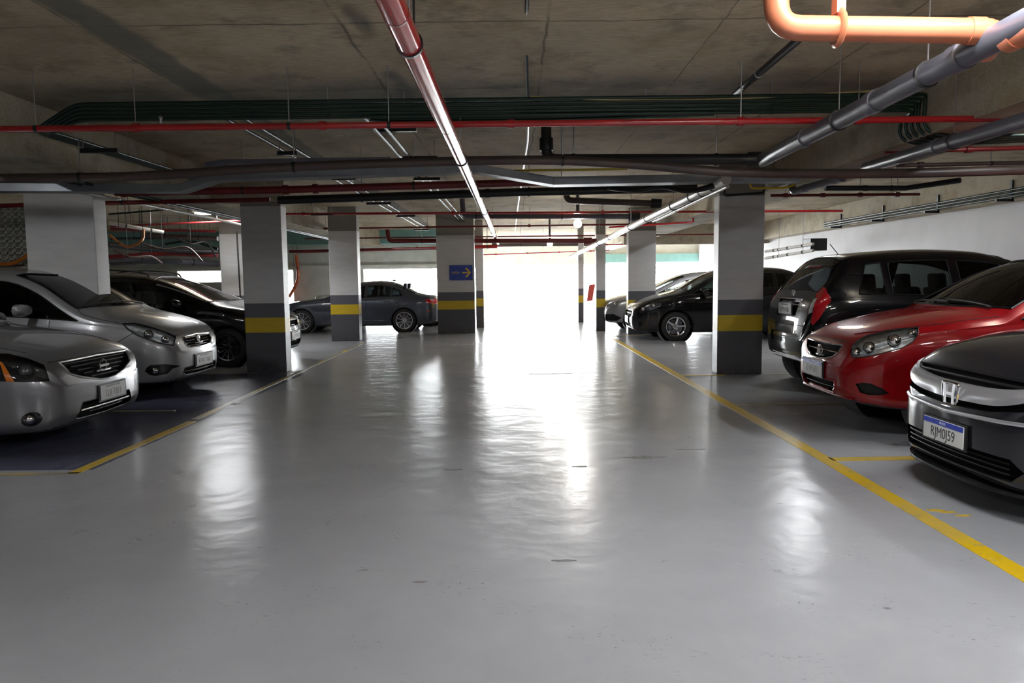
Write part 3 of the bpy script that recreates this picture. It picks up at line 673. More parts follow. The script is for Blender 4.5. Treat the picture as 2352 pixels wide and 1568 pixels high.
MB().obox((0, 0, 0), V((.085, 0, .012)), V((0, .02, 0)), V((.035, 0, .235))).build('sign_panel', M['sred'], rs, smooth=False, bevel=.004)
MB().tube([(.12, .03, .5), (.12, .03, -rp.z)], .014, 8).build('post', M['pale'], rs)
MB().obox((.06, .02, .1), V((.06, 0, 0)), V((0, .008, 0)), V((0, 0, .008))).build('sign_bracket', M['steel'], rs)
# ------------------------------------------------------------------ cars
def pchip(keys):
    xs = np.array([k[0] for k in keys], float); ys = np.array([k[1] for k in keys], float)
    h = np.diff(xs); d = np.diff(ys) / h; m = np.zeros_like(ys)
    for i in range(1, len(xs) - 1):
        if d[i - 1] * d[i] > 0:
            w1 = 2 * h[i] + h[i - 1]; w2 = h[i] + 2 * h[i - 1]; m[i] = (w1 + w2) / (w1 / d[i - 1] + w2 / d[i])
    m[0] = d[0]; m[-1] = d[-1]
    def f(x):
        x = min(max(x, xs[0]), xs[-1]); i = min(int(np.searchsorted(xs, x, 'right')) - 1, len(h) - 1); i = max(i, 0)
        t = (x - xs[i]) / h[i]
        return float((2 * t ** 3 - 3 * t * t + 1) * ys[i] + (t ** 3 - 2 * t * t + t) * h[i] * m[i] + (-2 * t ** 3 + 3 * t * t) * ys[i + 1] + (t ** 3 - t * t) * h[i] * m[i + 1])
    return f

def bspline(pts, per=4):
    """open uniform quadratic B-spline through the control polygon's ends"""
    out = [pts[0]]; n = len(pts)
    mids = [pts[0]] + [((pts[i][0] + pts[i + 1][0]) / 2, (pts[i][1] + pts[i + 1][1]) / 2) for i in range(1, n - 2)] + [pts[-1]]
    for i in range(len(mids) - 1):
        a, b, c = mids[i], pts[i + 1], mids[i + 1]
        for k in range(1, per + 1):
            t = k / per
            out.append((a[0] * (1 - t) ** 2 + 2 * b[0] * t * (1 - t) + c[0] * t * t, a[1] * (1 - t) ** 2 + 2 * b[1] * t * (1 - t) + c[1] * t * t))
    return out

class Car:
    def __init__(s, name, label, cat, loc, rz, L, W, H, zt, zs, zb, w, paint_mat, wheels, roofw=.58, crown=.085, zk=1.0, scale=1.0):
        zt = [(a, b * zk) for a, b in zt]; zs = [(a, b * zk) for a, b in zs]; H = H * zk
        s.root = empty(name, loc, rz); tag(s.root, label, cat); s.root.scale = (scale,) * 3
        s.L, s.W, s.H = L, W, H; s.pm = paint_mat; s.wheels = wheels
        s.zt, s.zs, s.zb = pchip(zt), pchip(zs), pchip(zb)
        s.w = pchip([(a, b * W / 2) for a, b in w]); s.roofw = roofw; s.crown = crown if callable(crown) else pchip(crown) if isinstance(crown, list) else (lambda u: crown)
        s.build_bm()
    def zc(s, u): return max(min(s.zs(u), s.zt(u) - .05) + .012, s.zt(u) - s.crown(u))
    def half(s, u):
        w, zt, zb = s.w(u), s.zt(u), s.zb(u); zs = min(s.zs(u), zt - .05); zc = s.zc(u); sh = .955 * w
        zr = s.H - .09; D = zs - zb
        def yt(z):
            k = min(max((z - zs) / max(zr - zs, .05), 0), 1.15); return sh + (s.roofw - sh) * k if zr > zs else sh
        g = zc - zs
        return [(0, zb), (.55 * w, zb), (.88 * w, zb + .004), (.955 * w, zb + .05), (.978 * w, zb + .24 * D), (.995 * w, zb + .45 * D), (1.003 * w, zb + .64 * D),
                (1.0 * w, zb + .80 * D), (.985 * w, zb + .93 * D), (yt(zs + .02 * g) - .004, zs + .02 * g), (yt(zs + .3 * g), zs + .3 * g), (yt(zs + .7 * g), zs + .7 * g),
                (yt(zs + .96 * g) - .004, zs + .96 * g), (yt(zc) - .075, zc + .55 * (zt - zc)), (.55 * yt(zc), zt - .1 * (zt - zc)), (.2 * yt(zc), zt), (0, zt)]
    def build_bm(s):
        N = 130; rings = []
        for i in range(N + 1):
            t = i / N; u = s.L * (0.5 - 0.5 * math.cos(PI * t)) * .55 + s.L * t * .45
            rings.append((u, bspline(s.half(u), 4)))
        bm = bmesh.new(); R = []
        for u, h in rings:
            row = [bm.verts.new((u, y, z)) for y, z in h]                     # +y half, bottom -> top
            row += [bm.verts.new((u, -y, z)) for y, z in h[-2:0:-1]]
            R.append(row)
        n = len(R[0])
        for i in range(N):
            for k in range(n):
                k2 = (k + 1) % n; bm.faces.new((R[i][k], R[i][k2], R[i + 1][k2], R[i + 1][k]))
        for row, sgn in ((R[0], -1), (R[-1], 1)):                              # bulged end caps
            hN = (n // 2); K = 10; prev = None
            for k in range(hN + 1):
                a = row[k]; b = row[(n - k) % n]
                if k == 0 or k == hN: cur = [a] * (K + 1)
                else:
                    cur = [a]
                    for j in range(1, K):
                        f = j / K; y = a.co.y * (1 - f) + b.co.y * f; e = 1 - (2 * f - 1) ** 2; zf = math.sin(PI * k / hN)
                        cur.append(bm.verts.new((a.co.x + sgn * .035 * e * (zf ** .5), y, a.co.z)))
                    cur.append(b)
                if prev:
                    for j in range(K):
                        q = []
                        for v in (prev[j], prev[j + 1], cur[j + 1], cur[j]):
                            if v not in q: q.append(v)
                        if len(q) > 2: bm.faces.new(q)
                prev = cur
        bmesh.ops.recalc_face_normals(bm, faces=bm.faces)
        s.bm = bm; s.bvh = BVHTree.FromBMesh(bm)
    def hit(s, p, d):
        d = Vector(d).normalized(); r = s.bvh.ray_cast(Vector(p) - d * 6, d, 12)
        return (r[0], r[1]) if r[0] is not None else (Vector(p), -d)
    # cut a projected outline out of the skin and return its faces
    def cut(s, pts3, d, test=None, facing=-.08):
        d = Vector(d).normalized(); a = Vector((0, 0, 1)).cross(d)
        if a.length < .2: a = Vector((1, 0, 0)).cross(d)
        a.normalize(); b = d.cross(a).normalized(); P = [Vector(p) for p in pts3]; Q = [(p.dot(a), p.dot(b)) for p in P]; n = len(Q)
        bm = s.bm
        xs = [q[0] for q in Q]; ys = [q[1] for q in Q]; X0, X1, Y0, Y1 = min(xs), max(xs), min(ys), max(ys)
        def cand(x0, x1, y0, y1, pool):
            out = []
            for f in pool:
                c2 = [(v.co.dot(a), v.co.dot(b)) for v in f.verts]
                if min(c[0] for c in c2) > x1 or max(c[0] for c in c2) < x0 or min(c[1] for c in c2) > y1 or max(c[1] for c in c2) < y0: continue
                out.append(f)
            return out
        bm.normal_update()
        ok = lambda f: f.normal.dot(d) < facing and (test is None or test(f.calc_center_median()))
        for i in range(n):
            pool = cand(X0 - .01, X1 + .01, Y0 - .01, Y1 + .01, [f for f in bm.faces if ok(f)])
            q0, q1 = Q[i], Q[(i + 1) % n]; e = Vector((q1[0] - q0[0], q1[1] - q0[1]))
            if e.length < 1e-5: continue
            fs = cand(min(q0[0], q1[0]) - .002, max(q0[0], q1[0]) + .002, min(q0[1], q1[1]) - .002, max(q0[1], q1[1]) + .002, pool)
            if not fs: continue
            no = a * (-e.y) + b * e.x; co = a * q0[0] + b * q0[1]
            geom = list({v for f in fs for v in f.verts}) + list({x for f in fs for x in f.edges}) + fs
            bmesh.ops.bisect_plane(bm, geom=geom, dist=1e-5, plane_co=co, plane_no=no.normalized())
        bm.normal_update()
        def inside(x, y):
            r = False; j = n - 1
            for i in range(n):
                if (Q[i][1] > y) != (Q[j][1] > y) and x < (Q[j][0] - Q[i][0]) * (y - Q[i][1]) / (Q[j][1] - Q[i][1]) + Q[i][0]: r = not r
                j = i
            return r
        out = []
        for f in cand(X0, X1, Y0, Y1, [f for f in bm.faces if ok(f)]):
            c = f.calc_center_median()
            if inside(c.dot(a), c.dot(b)): out.append(f)
        return out, d
    def region(s, name, pts3, d, mat, depth=0.0, test=None, wall=None, edge=None, edge_r=.006, keep=False, lamp=None, label=None, lens=None, bars=None):
        """remove an outline from the skin and put a part in its place, set back by depth with side walls"""
        fs, d = s.cut(pts3, d, test)
        if not fs: print('EMPTY REGION', s.root.name, name); return None
        fset = set(fs); vs = {}; V_ = []; F_ = []; Ws = []; bl = []
        for f in fs:
            idx = []
            for v in f.verts:
                if v not in vs: vs[v] = len(V_); V_.append(v.co.copy())
                idx.append(vs[v])
            F_.append(idx)
        for f in fs:
            for e in f.edges:
                if sum(1 for g in e.link_faces if g in fset) == 1: bl.append((vs[e.verts[0]], vs[e.verts[1]]))
        orig = [v.copy() for v in V_]
        if not keep: bmesh.ops.delete(s.bm, geom=fs, context='FACES')
        nrm = d
        def mesh(dd, m, nm, parent, walls=True):
            vv = [tuple(p + nrm * dd) for p in orig]; ff = [list(f) for f in F_]
            if walls and dd > .002:
                k = len(vv); bi = {}; 
                for a_, b_ in bl:
                    for q in (a_, b_):
                        if q not in bi: bi[q] = len(vv); vv.append(tuple(orig[q]))
                    ff.append([a_, b_, bi[b_], bi[a_]])
            me = bpy.data.meshes.new(nm); me.from_pydata(vv, [], ff); me.update()
            t = bmesh.new(); t.from_mesh(me); bmesh.ops.recalc_face_normals(t, faces=t.faces)
            ctr = sum((f.normal.dot(nrm) * f.calc_area() for f in t.faces))
            if ctr > 0: bmesh.ops.reverse_faces(t, faces=t.faces)
            for f in t.faces: f.smooth = True
            for e in t.edges:
                if len(e.link_faces) == 2 and e.calc_face_angle(0) > .7: e.smooth = False
            t.to_mesh(me); t.free()
            return link(nm, me, m, parent)
        if lamp:
            o = mesh(lamp.get('depth', .05), lamp.get('mat', M['reflector']), name, s.root)
            l = mesh(.001, lens or M['lens'], 'lens', o, False)
            for (bx_, by, bz, r_) in lamp.get('bulbs', ()):
                p, nn = s.hit((bx_, by, bz), d)
                c = p + d * lamp.get('depth', .05) * .45
                ax = -d; fr = frame(c, ax.cross(Vector((0, 0, 1))), Vector((0, 0, 1)).cross(ax).cross(ax) * -1)
                MB().lathe([(r_, 0), (r_ * .95, -.01), (r_ * .7, -.025), (r_ * .3, -.035), (.002, -.038)], 20, fr).lathe([(r_ * 1.05, -.01), (r_ * 1.08, .004), (r_, .004), (r_ * .97, -.01)], 20, fr).build('reflector_bowl', lamp.get('bowl', M['chrome']), o)
                MB().lathe([(.001, .006), (.010, .004), (.012, -.02)], 12, fr).build('bulb', M['chrome'], o)
        else: o = mesh(depth, mat, name, s.root)
        if label: o['label'] = label
        if edge is not None:
            adj = {}
            for a_, b_ in bl: adj.setdefault(a_, []).append(b_); adj.setdefault(b_, []).append(a_)
            seen = set()
            for st in list(adj):
                if st in seen: continue
                loop = [st]; seen.add(st); cur = st
                while True:
                    nx = [q for q in adj[cur] if q not in seen]
                    if not nx: break
                    cur = nx[0]; loop.append(cur); seen.add(cur)
                if len(loop) > 8:
                    pp = [orig[q] for q in loop]; q2 = [pp[0]]
                    for p in pp[1:]:
                        if (p - q2[-1]).length > .008: q2.append(p)
                    if (q2[0] - q2[-1]).length < .006: q2.pop()
                    if len(q2) > 5: MB().tube(q2, edge_r, 6, closed=True).build(name + '_surround', edge, o)
        return o
    def sides(s, name, pts, mat, **k):
        out = []
        for sg in (1, -1):
            p3 = [(p[0], sg * s.W / 2, p[1]) for p in pts]
            kk = dict(k)
            if 'lamp' in kk and kk['lamp'] and 'bulbs' in kk['lamp']:
                kk['lamp'] = dict(kk['lamp']); kk['lamp']['bulbs'] = [(b[0], sg * b[1], b[2], b[3]) for b in k['lamp']['bulbs']]
            out.append(s.region(name, p3, (0, -sg, 0), mat, test=lambda c, sg=sg: c.y * sg > .05, **kk))
        return out
    def corner(s, name, pts3, d, mat, **k):
        """same outline on both sides, d given for the +y side"""
        out = []; tst = k.pop('test', None)
        for sg in k.pop('only', (1, -1)):
            p3 = [(p[0], sg * p[1], p[2]) for p in pts3]; kk = dict(k)
            if kk.get('lamp') and 'bulbs' in kk['lamp']:
                kk['lamp'] = dict(kk['lamp']); kk['lamp']['bulbs'] = [(b[0], sg * b[1], b[2], b[3]) for b in k['lamp']['bulbs']]
            out.append(s.region(name, p3, (d[0], sg * d[1], d[2]), mat, test=lambda c, sg=sg: c.y * sg > .0 and (tst is None or tst(c)), **kk))
        return out
    def front(s, name, pts, mat, **k):
        return s.region(name, [(0, y, z) for y, z in pts], (1, 0, 0), mat, test=lambda c: c.x < s.L * .4 and c.z < 1.2, **k)
    def rear(s, name, pts, mat, **k):
        return s.region(name, [(s.L, y, z) for y, z in pts], (-1, 0, 0), mat, test=lambda c: c.x > s.L * .6, **k)
    def top(s, name, pts, mat, d=(0, 0, -1), test=None, **k):
        return s.region(name, [(x, y, 1.2) for x, y in pts], d, mat, test=test or (lambda c: c.z > .8), **k)
    def windscreen(s, x0, x1, pil=.065, bow=.1, tbow=0.0, mat=None, edge=True, name='windscreen'):
        """x0 cowl at the centre, x1 roof end at the centre"""
        pts = []; n = 7
        def ye(x):
            h = s.half(x); return h[12][0] - pil
        back = x1 > x0; sg = 1 if back else -1
        left = [(x0 + sg * bow + (x1 - x0 - sg * bow) * i / n, 0) for i in range(n + 1)]
        left = [(x, ye(x)) for x, _ in left]
        bot = [(x0 + sg * bow * (y_ ** 2), y_ * left[0][1]) for y_ in (.85, .6, .3, 0, -.3, -.6, -.85)]
        pts = [(x, -y) for x, y in left[::-1]]; pts = left[::-1] + bot + [(x, -y) for x, y in left]
        tp = [(x1 + sg * (.03 - tbow) * (1 - y_ ** 2), y_ * left[-1][1]) for y_ in (-.6, -.3, 0, .3, .6)]
        pts += tp
        return s.top(name, pts, mat or M['glass'], depth=.004, edge=M['trim'] if edge else None, edge_r=.01)
    def side_windows(s, wins, mat=None, low=.035, up=.055, name='side_window', edge=None):
        """wins: (x0, x1, slant0, slant1) along the car"""
        for (x0, x1, s0, s1) in wins:
            P = []; n = 8
            zl = lambda x: min(s.zs(x), s.zt(x) - .05) + low
            zu = lambda x: max(s.zc(x) - up, zl(x) + .004)
            xs = [x0 + (x1 - x0) * i / n for i in range(n + 1)]
            bot = [(x, zl(x)) for x in xs]
            tops = []
            for i, x in enumerate(xs):
                xx = x + (s0 * (1 - i / n) + s1 * (i / n)); tops.append((xx, zu(xx)))
            P = bot + tops[::-1]; Q = []
            for p in P:
                if not Q or (abs(p[0] - Q[-1][0]) + abs(p[1] - Q[-1][1])) > .004: Q.append(p)
            s.sides(name, Q, mat or M['dglass'], depth=.006, edge=edge or M['trim'], edge_r=.008)
    def wheels_build(s, xf, xr, r, rim_r, spokes, mat, track_in=.10, tw=.20, style='five', arch=.055):
        for sg in (1, -1):
            for cx in (xf, xr):
                n = 22; R_ = r + arch
                pts = [(cx + R_ * math.cos(2 * PI * k / n), sg, r + R_ * math.sin(2 * PI * k / n)) for k in range(n)]
                fs, _ = s.cut(pts, (0, -sg, 0), lambda c, sg=sg: c.y * sg > .35, facing=.9)
                bmesh.ops.delete(s.bm, geom=fs, context='FACES')
                yo = sg * (s.w(cx) - .012); yi = sg * (s.w(cx) - .38)
                F_ = frame((cx, 0, r), (1, 0, 0), (0, 0, 1))      # local z = -y
                MB().lathe([(R_ + .004, -yo), (R_ + .004, -yi), (.02, -yi)], 36, F_).build('wheel_well', M['cabin'], s.root)
                m2 = MB(); 
                m2.tube([(cx + (R_) * math.cos(PI * k / 24 - .12 if 0 else PI * k / 24), yo + sg * .004, r + R_ * math.sin(PI * k / 24)) for k in range(25)], .009, 6)
                m2.build('arch_lip', s.pm, s.root)
        proto = None
        for sg in (1, -1):
            for cx in (xf, xr):
                if proto is None: proto = make_wheel(r, rim_r, spokes, mat, tw, style); w_ = proto; kids = list(proto.children)
                else:
                    w_ = proto.copy(); col.objects.link(w_)
                    for ch in kids: c = ch.copy(); col.objects.link(c); c.parent = w_
                w_.parent = s.root; w_.location = (cx, sg * (s.w(cx) - track_in - .02), r)
                w_.rotation_euler = (0, random.uniform(0, 1.2), 0 if sg > 0 else PI)
                if sg < 0: w_.rotation_euler = (0, random.uniform(0, 1.2), PI)
    def seams(s, lines, r=.0035):
        for pts, d in lines:
            mb = MB(); P = []
            for i in range(len(pts) - 1):
                a, b = Vector(pts[i]), Vector(pts[i + 1]); k = max(2, int((b - a).length / .03))
                for j in range(k): P.append(s.hit(a.lerp(b, j / k), d)[0])
            P.append(s.hit(pts[-1], d)[0]); Q = [P[0]]
            for p in P[1:]:
                if .006 < (p - Q[-1]).length < .25: Q.append(p)
            if len(Q) > 2: mb.tube(Q, r, 5); mb.build('panel_gap', M['trim'], s.root)
    def bar(s, name, pts, d, r, mat, parent=None, flat=None, off=0.0, seg=8):
        d = Vector(d).normalized(); P = []
        for i in range(len(pts) - 1):
            a, b = Vector(pts[i]), Vector(pts[i + 1]); k = max(2, int((b - a).length / .04))
            for j in range(k): P.append(s.hit(a.lerp(b, j / k), d)[0] + d * off)
        P.append(s.hit(pts[-1], d)[0] + d * off)
        return MB().tube(P, r, seg, flat=flat).build(name, mat, parent or s.root)
    def mirror(s, x, z, mat, size=(.11, .10, .085), out=.12):
        for sg in (1, -1):
            y = s.half(x)[9][0]; mb = MB(); n = 12; cx, cy, cz = x, sg * (y + out), z + .03
            prof = []
            for i in range(9):
                t = i / 8; a = t * PI / 2 * 1.0
                prof.append((t, math.sqrt(max(0, 1 - (1 - t) ** 2.2))))
            i0 = len(mb.v)
            for t, rr in prof:
                for k in range(n):
                    a = 2 * PI * k / n; c_, s_ = math.cos(a), math.sin(a)
                    c_ = math.copysign(abs(c_) ** .7, c_); s_ = math.copysign(abs(s_) ** .7, s_)
                    mb.v.append((cx + size[0] * (t - .6), cy + size[1] * rr * c_, cz + size[2] * rr * s_))
            for i in range(8):
                for k in range(n): mb.f.append([i0 + i * n + k, i0 + i * n + (k + 1) % n, i0 + (i + 1) * n + (k + 1) % n, i0 + (i + 1) * n + k])
            mb.f.append([i0 + 8 * n + k for k in range(n)])
            o = mb.build('side_mirror', mat, s.root)
            MB().tube([(cx, sg * (y - .01), z - .02), (cx, cy - sg * .06, cz - .02)], .022, 8).build('mirror_arm', M['trim'], o)
            MB().obox((cx + size[0] * .41, cy, cz), (.003, 0, 0), (0, size[1] * .85, 0), (0, 0, size[2] * .8)).build('mirror_glass', M['chrome'], o, smooth=False)
    def cabin(s, x0, x1, seats=True, col_=None):
        z = min(s.zs(x) for x in (x0 + .3, (x0 + x1) / 2)); wi = s.w((x0 + x1) / 2) - .10
        mb = MB(); mb.box(x0 + .15, x1, -wi, wi, .28, .34); mb.box(x0 + .0, x0 + .42, -wi + .03, wi - .03, .5, z + .0)
        mb.build('dashboard', M['cabin'], s.root, smooth=False, bevel=.02)
        ring = [(x0 + .52, .36 + .17 * math.cos(a) - .72 + .36, z - .02 + .17 * math.sin(a)) for a in [2 * PI * k / 20 for k in range(20)]]
        MB().tube([(p[0] - .08 * (p[2] - z), -.36 + (p[1] - 0.0), p[2]) for p in ring] if 0 else [(x0 + .54 - .35 * .17 * math.sin(2 * PI * k / 20), -.36 + .17 * math.cos(2 * PI * k / 20), z - .01 + .17 * math.sin(2 * PI * k / 20)) for k in range(20)], .013, 6, closed=True).build('steering_wheel', M['cabin'], s.root)
        if seats:
            for sx in (x0 + 1.15, x0 + 1.95):
                for sy in (-.37, .37):
                    m2 = MB(); m2.box(sx - .5, sx, sy - .25, sy + .25, .34, .56)
                    m2.obox((sx + .09, sy, .86), (.07, 0, 0), (0, .24, 0), (.07, 0, .34))
                    m2.obox((sx + .19, sy, 1.27), (.045, 0, 0), (0, .13, 0), (.01, 0, .09))
                    m2.obox((sx + .165, sy, 1.17), (.012, 0, 0), (0, .07, 0), (.01, 0, .05))
                    m2.build('seat', M['cabin'], s.root, smooth=True, bevel=.03)
    def plate(s, p, d, text, style='blue', w=.40, h=.13, tilt=0, parent=None):
        d = Vector(d).normalized(); q, nn = s.hit(p, d); q = q - d * .012
        xa = d.cross(Vector((0, 0, 1))).normalized(); F_ = frame(q, xa, (0, 0, 1))
        F_ = F_ @ Matrix.Rotation(tilt, 4, 'X')
        rx = lambda a, b, c, dd, z0, z1: MB().prism([(a, c), (b, c), (b, dd), (a, dd)], F_ @ Matrix.Translation((0, 0, z0)), z1 - z0)
        o = rx(-w / 2, w / 2, -h / 2, h / 2, -.003, .003).build('number_plate', M['plate'] if style == 'blue' else M['gplate'], s.root, smooth=False, bevel=.002)
        rx(-w / 2 - .02, w / 2 + .02, -h / 2 - .012, h / 2 + .012, -.012, -.003).build('plate_holder', M['trim'], o, smooth=False)
        if style == 'blue':
            rx(-w / 2 + .002, w / 2 - .002, h / 2 - .032, h / 2 - .002, .003, .0045).build('plate_band', M['plblue'], o, smooth=False)
            text_mesh('plate_band_text', 'BRASIL', .022, M['plate'], o, F_ @ Matrix.Translation((0, h / 2 - .018, .0046)), .0004)
            text_mesh('plate_text', text, .088, M['ink'], o, F_ @ Matrix.Translation((0, -.016, .003)), .001, .82)
        else:
            text_mesh('plate_text', text, .085, M['ink'], o, F_ @ Matrix.Translation((0, -.014, .003)), .001, .82)
            rx(-.11, .11, h / 2 - .024, h / 2 - .008, .003, .004).build('plate_band', M['ink'], o, smooth=False)
        return o
    def wipers(s, x, side=1):
        mb = MB()
        for y0, y1 in ((-.55, .1), (.05, .62)):
            P = [s.hit((x + .02 + .03 * t, y0 + (y1 - y0) * t, 1.2), (0, 0, -1))[0] + Vector((0, 0, .018)) for t in [k / 8 for k in range(9)]]
            mb.tube(P, .008, 6)
        mb.build('wiper', M['trim'], s.root)
    def handles(s, pos, mat=None):
        for x, z in pos:
            for sg in (1, -1):
                p, n_ = s.hit((x, sg, z), (0, -sg, 0)); o = Vector((0, sg * .022, 0))
                MB().tube([p + Vector((-.085, 0, 0)), p + o + Vector((-.06, 0, 0)), p + o + Vector((.06, 0, 0)), p + Vector((.085, 0, 0))], .011, 8).build('door_handle', mat or s.pm, s.root)
    def finish(s):
        me = bpy.data.meshes.new('body'); bm = s.bm
        for f in bm.faces: f.smooth = True
        # underbody faces turn dark
        me.materials.append(s.pm); me.materials.append(M['cabin'])
        for f in bm.faces:
            if f.normal.z < -.75 and f.calc_center_median().z < .33: f.material_index = 1
        loose = [v for v in bm.verts if not v.link_faces]; bmesh.ops.delete(bm, geom=loose, context='VERTS')
        bm.to_mesh(me); bm.free(); link('body', me, None, s.root)
        return s.root

def make_wheel(r, rim_r, spokes, mat, tw, style):
    """wheel about local y, outer face at +y"""
    F_ = Matrix.Rotation(-PI / 2, 4, 'X')      # local z -> +y
    h = tw / 2
    prof = [(rim_r, -h * .8), (rim_r + .02, -h), (r - .03, -h), (r - .008, -h * .86), (r, -h * .6), (r - .004, -h * .3), (r, -h * .28), (r, h * .28), (r - .004, h * .3), (r, h * .6), (r - .008, h * .86), (r - .03, h), (rim_r + .02, h), (rim_r, h * .8)]
    w_ = MB().lathe(prof, 56, F_, closed=True).build('wheel', M['rubber'])
    e = h * .82
    MB().lathe([(rim_r + .006, e - .01), (rim_r + .004, e + .008), (rim_r - .012, e + .004), (rim_r - .02, e - .02), (rim_r - .03, e - .09), (rim_r - .03, -e)], 48, F_).build('rim', mat, w_)
    MB().lathe([(rim_r * .72, e - .1), (.05, e - .1)], 36, F_).lathe([(rim_r - .03, -e + .01), (.01, -e + .01)], 36, F_).build('brake_disc', M['dkchrome'], w_)
    mb = MB(); hubr = .05 if style != 'five' else .06
    mb.lathe([(.001, e - .02), (hubr * .6, e - .02), (hubr, e - .035), (hubr * 1.1, e - .08)], 24, F_)
    for k in range(spokes):
        a = 2 * PI * k / spokes
        offs = (-.13, .13) if style == 'double' else (0,)
        for of in offs:
            w0, w1 = {'five': (.042, .030), 'double': (.010, .011), 'thin': (.016, .013)}[style]
            aa = a + of * (1 if style == 'double' else 0)
            r0 = hubr * .7; r1 = rim_r - .012
            d0 = Vector((math.cos(a), 0, math.sin(a))); d1 = Vector((math.cos(aa), 0, math.sin(aa)))
            t1 = Vector((-math.sin(aa), 0, math.cos(aa))); t0 = Vector((-math.sin(a), 0, math.cos(a)))
            p0 = d0 * r0 + t0 * (of * .1) + Vector((0, e - .03, 0)); p1 = d1 * r1 + Vector((0, e - .008, 0)); i = len(mb.v)
            for p, t_, ww in ((p0, t0, w0), ((p0 + p1) / 2 + Vector((0, -.004, 0)), (t0 + t1).normalized(), (w0 + w1) / 2 * .8), (p1, t1, w1)):
                for sx, yy in ((-1, 0), (1, 0), (1, -.03), (-1, -.03)): mb.v.append(tuple(p + t_ * (ww / 1 * sx * .5 if 0 else ww * sx * .55) + Vector((0, yy, 0))))
            for b_ in (0, 4):
                for q in range(4):
                    q2 = (q + 1) % 4; mb.f.append([i + b_ + q, i + b_ + q2, i + b_ + 4 + q2, i + b_ + 4 + q])
            mb.f.append([i, i + 1, i + 2, i + 3]); mb.f.append([i + 8, i + 9, i + 10, i + 11])
    mb.build('spokes', mat, w_, angle=30)
    return w_

def body_keys(L, xf, wb, nose=.60, tail=.68):
    w = [(0, nose), (.02, nose + .07), (.06, nose + .14), (.14, nose + .22), (.28, nose + .30), (.5, nose + .355), (.85, .985), (1.4, 1.0), (L - 1.2, 1.0), (L - .7, .985), (L - .35, .955), (L - .15, .90), (L - .05, .82), (L, tail)]
    zb = [(0, .30), (.04, .24), (.15, .19), (.4, .185), (xf + .4, .17), (xf + wb - .4, .17), (L - .3, .22), (L - .08, .27), (L, .34)]
    return w, zb
P_SILVER = paint('silver_paint', (.25, .25, .265), .7, .33)
P_SILVER2 = paint('light_silver_paint', (.31, .31, .315), .55, .36)
P_BLACK = paint('black_paint', (.004, .004, .005), 0, .3, .08)
P_DARK = paint('dark_graphite_paint', (.013, .013, .017), .2, .3, .2)
P_RED = paint('red_paint', (.25, .002, .005), .1, .35, .12)
P_BLUE = paint('dark_blue_grey_paint', (.06, .07, .10), .4, .3)
P_GREY = paint('grey_paint', (.33, .33, .35), .6, .33)
P_WHITE = paint('white_paint', (.7, .7, .7), 0, .3)

def emblem_ring(car, p, d, r, mat=None, sx=1.0, kind='ring'):
    d = Vector(d).normalized(); q, _ = car.hit(p, d); q = q - d * .008
    F_ = frame(q, d.cross(Vector((0, 0, 1))), (0, 0, 1)); mb = MB(); mat = mat or M['chrome']
    pts = [F_ @ Vector((r * sx * math.cos(a), r * math.sin(a), 0)) for a in [2 * PI * k / 28 for k in range(28)]]
    mb.tube(pts, r * .13, 8, closed=True)
    if kind == 'bar': mb.obox(F_ @ Vector((0, 0, .006)), F_.to_3x3() @ Vector((r * 1.35, 0, 0)), F_.to_3x3() @ Vector((0, r * .2, 0)), F_.to_3x3() @ Vector((0, 0, .008)))
    if kind == 'star':
        P = []
        for k in range(10):
            a = PI / 2 + PI * k / 5; rr = r * (.93 if k % 2 == 0 else .33); P.append((rr * sx * math.cos(a), rr * math.sin(a)))
        mb.prism(P, F_, .008)
    if kind == 'disc': mb.lathe([(.001, .012), (r * .6, .010), (r, .002), (r, -.01)], 28, F_)
    if kind == 'H':
        mb.v.clear(); mb.f.clear()
        def rr_(w_, h_, rad=.3):
            o = []
            for (cx, cy, a0) in ((1, 1, 0), (-1, 1, PI / 2), (-1, -1, PI), (1, -1, 3 * PI / 2)):
                for k in range(6): a = a0 + PI / 2 * k / 5; o.append((cx * w_ * (1 - rad) + w_ * rad * math.cos(a), (cy * h_ * (1 - rad) + h_ * rad * math.sin(a))))
            return o
        mb.tube([F_ @ Vector((x * (1 + .12 * y / r), y, 0)) for x, y in rr_(r * 1.12, r)], r * .13, 8, closed=True)
        for sg in (-1, 1):
            P = [(sg * r * .98, r * .95), (sg * r * .55, r * .95), (sg * r * .42, .12 * r), (sg * .0, .12 * r), (sg * 0, -.16 * r), (sg * r * .40, -.16 * r), (sg * r * .38, -.95 * r), (sg * r * .80, -.95 * r), (sg * .78 * r, 0)]
            if sg > 0: P = P[::-1]
            mb.prism(P, F_ @ Matrix.Translation((0, 0, -.004)), .014)
    return mb.build('badge', mat, car.root)

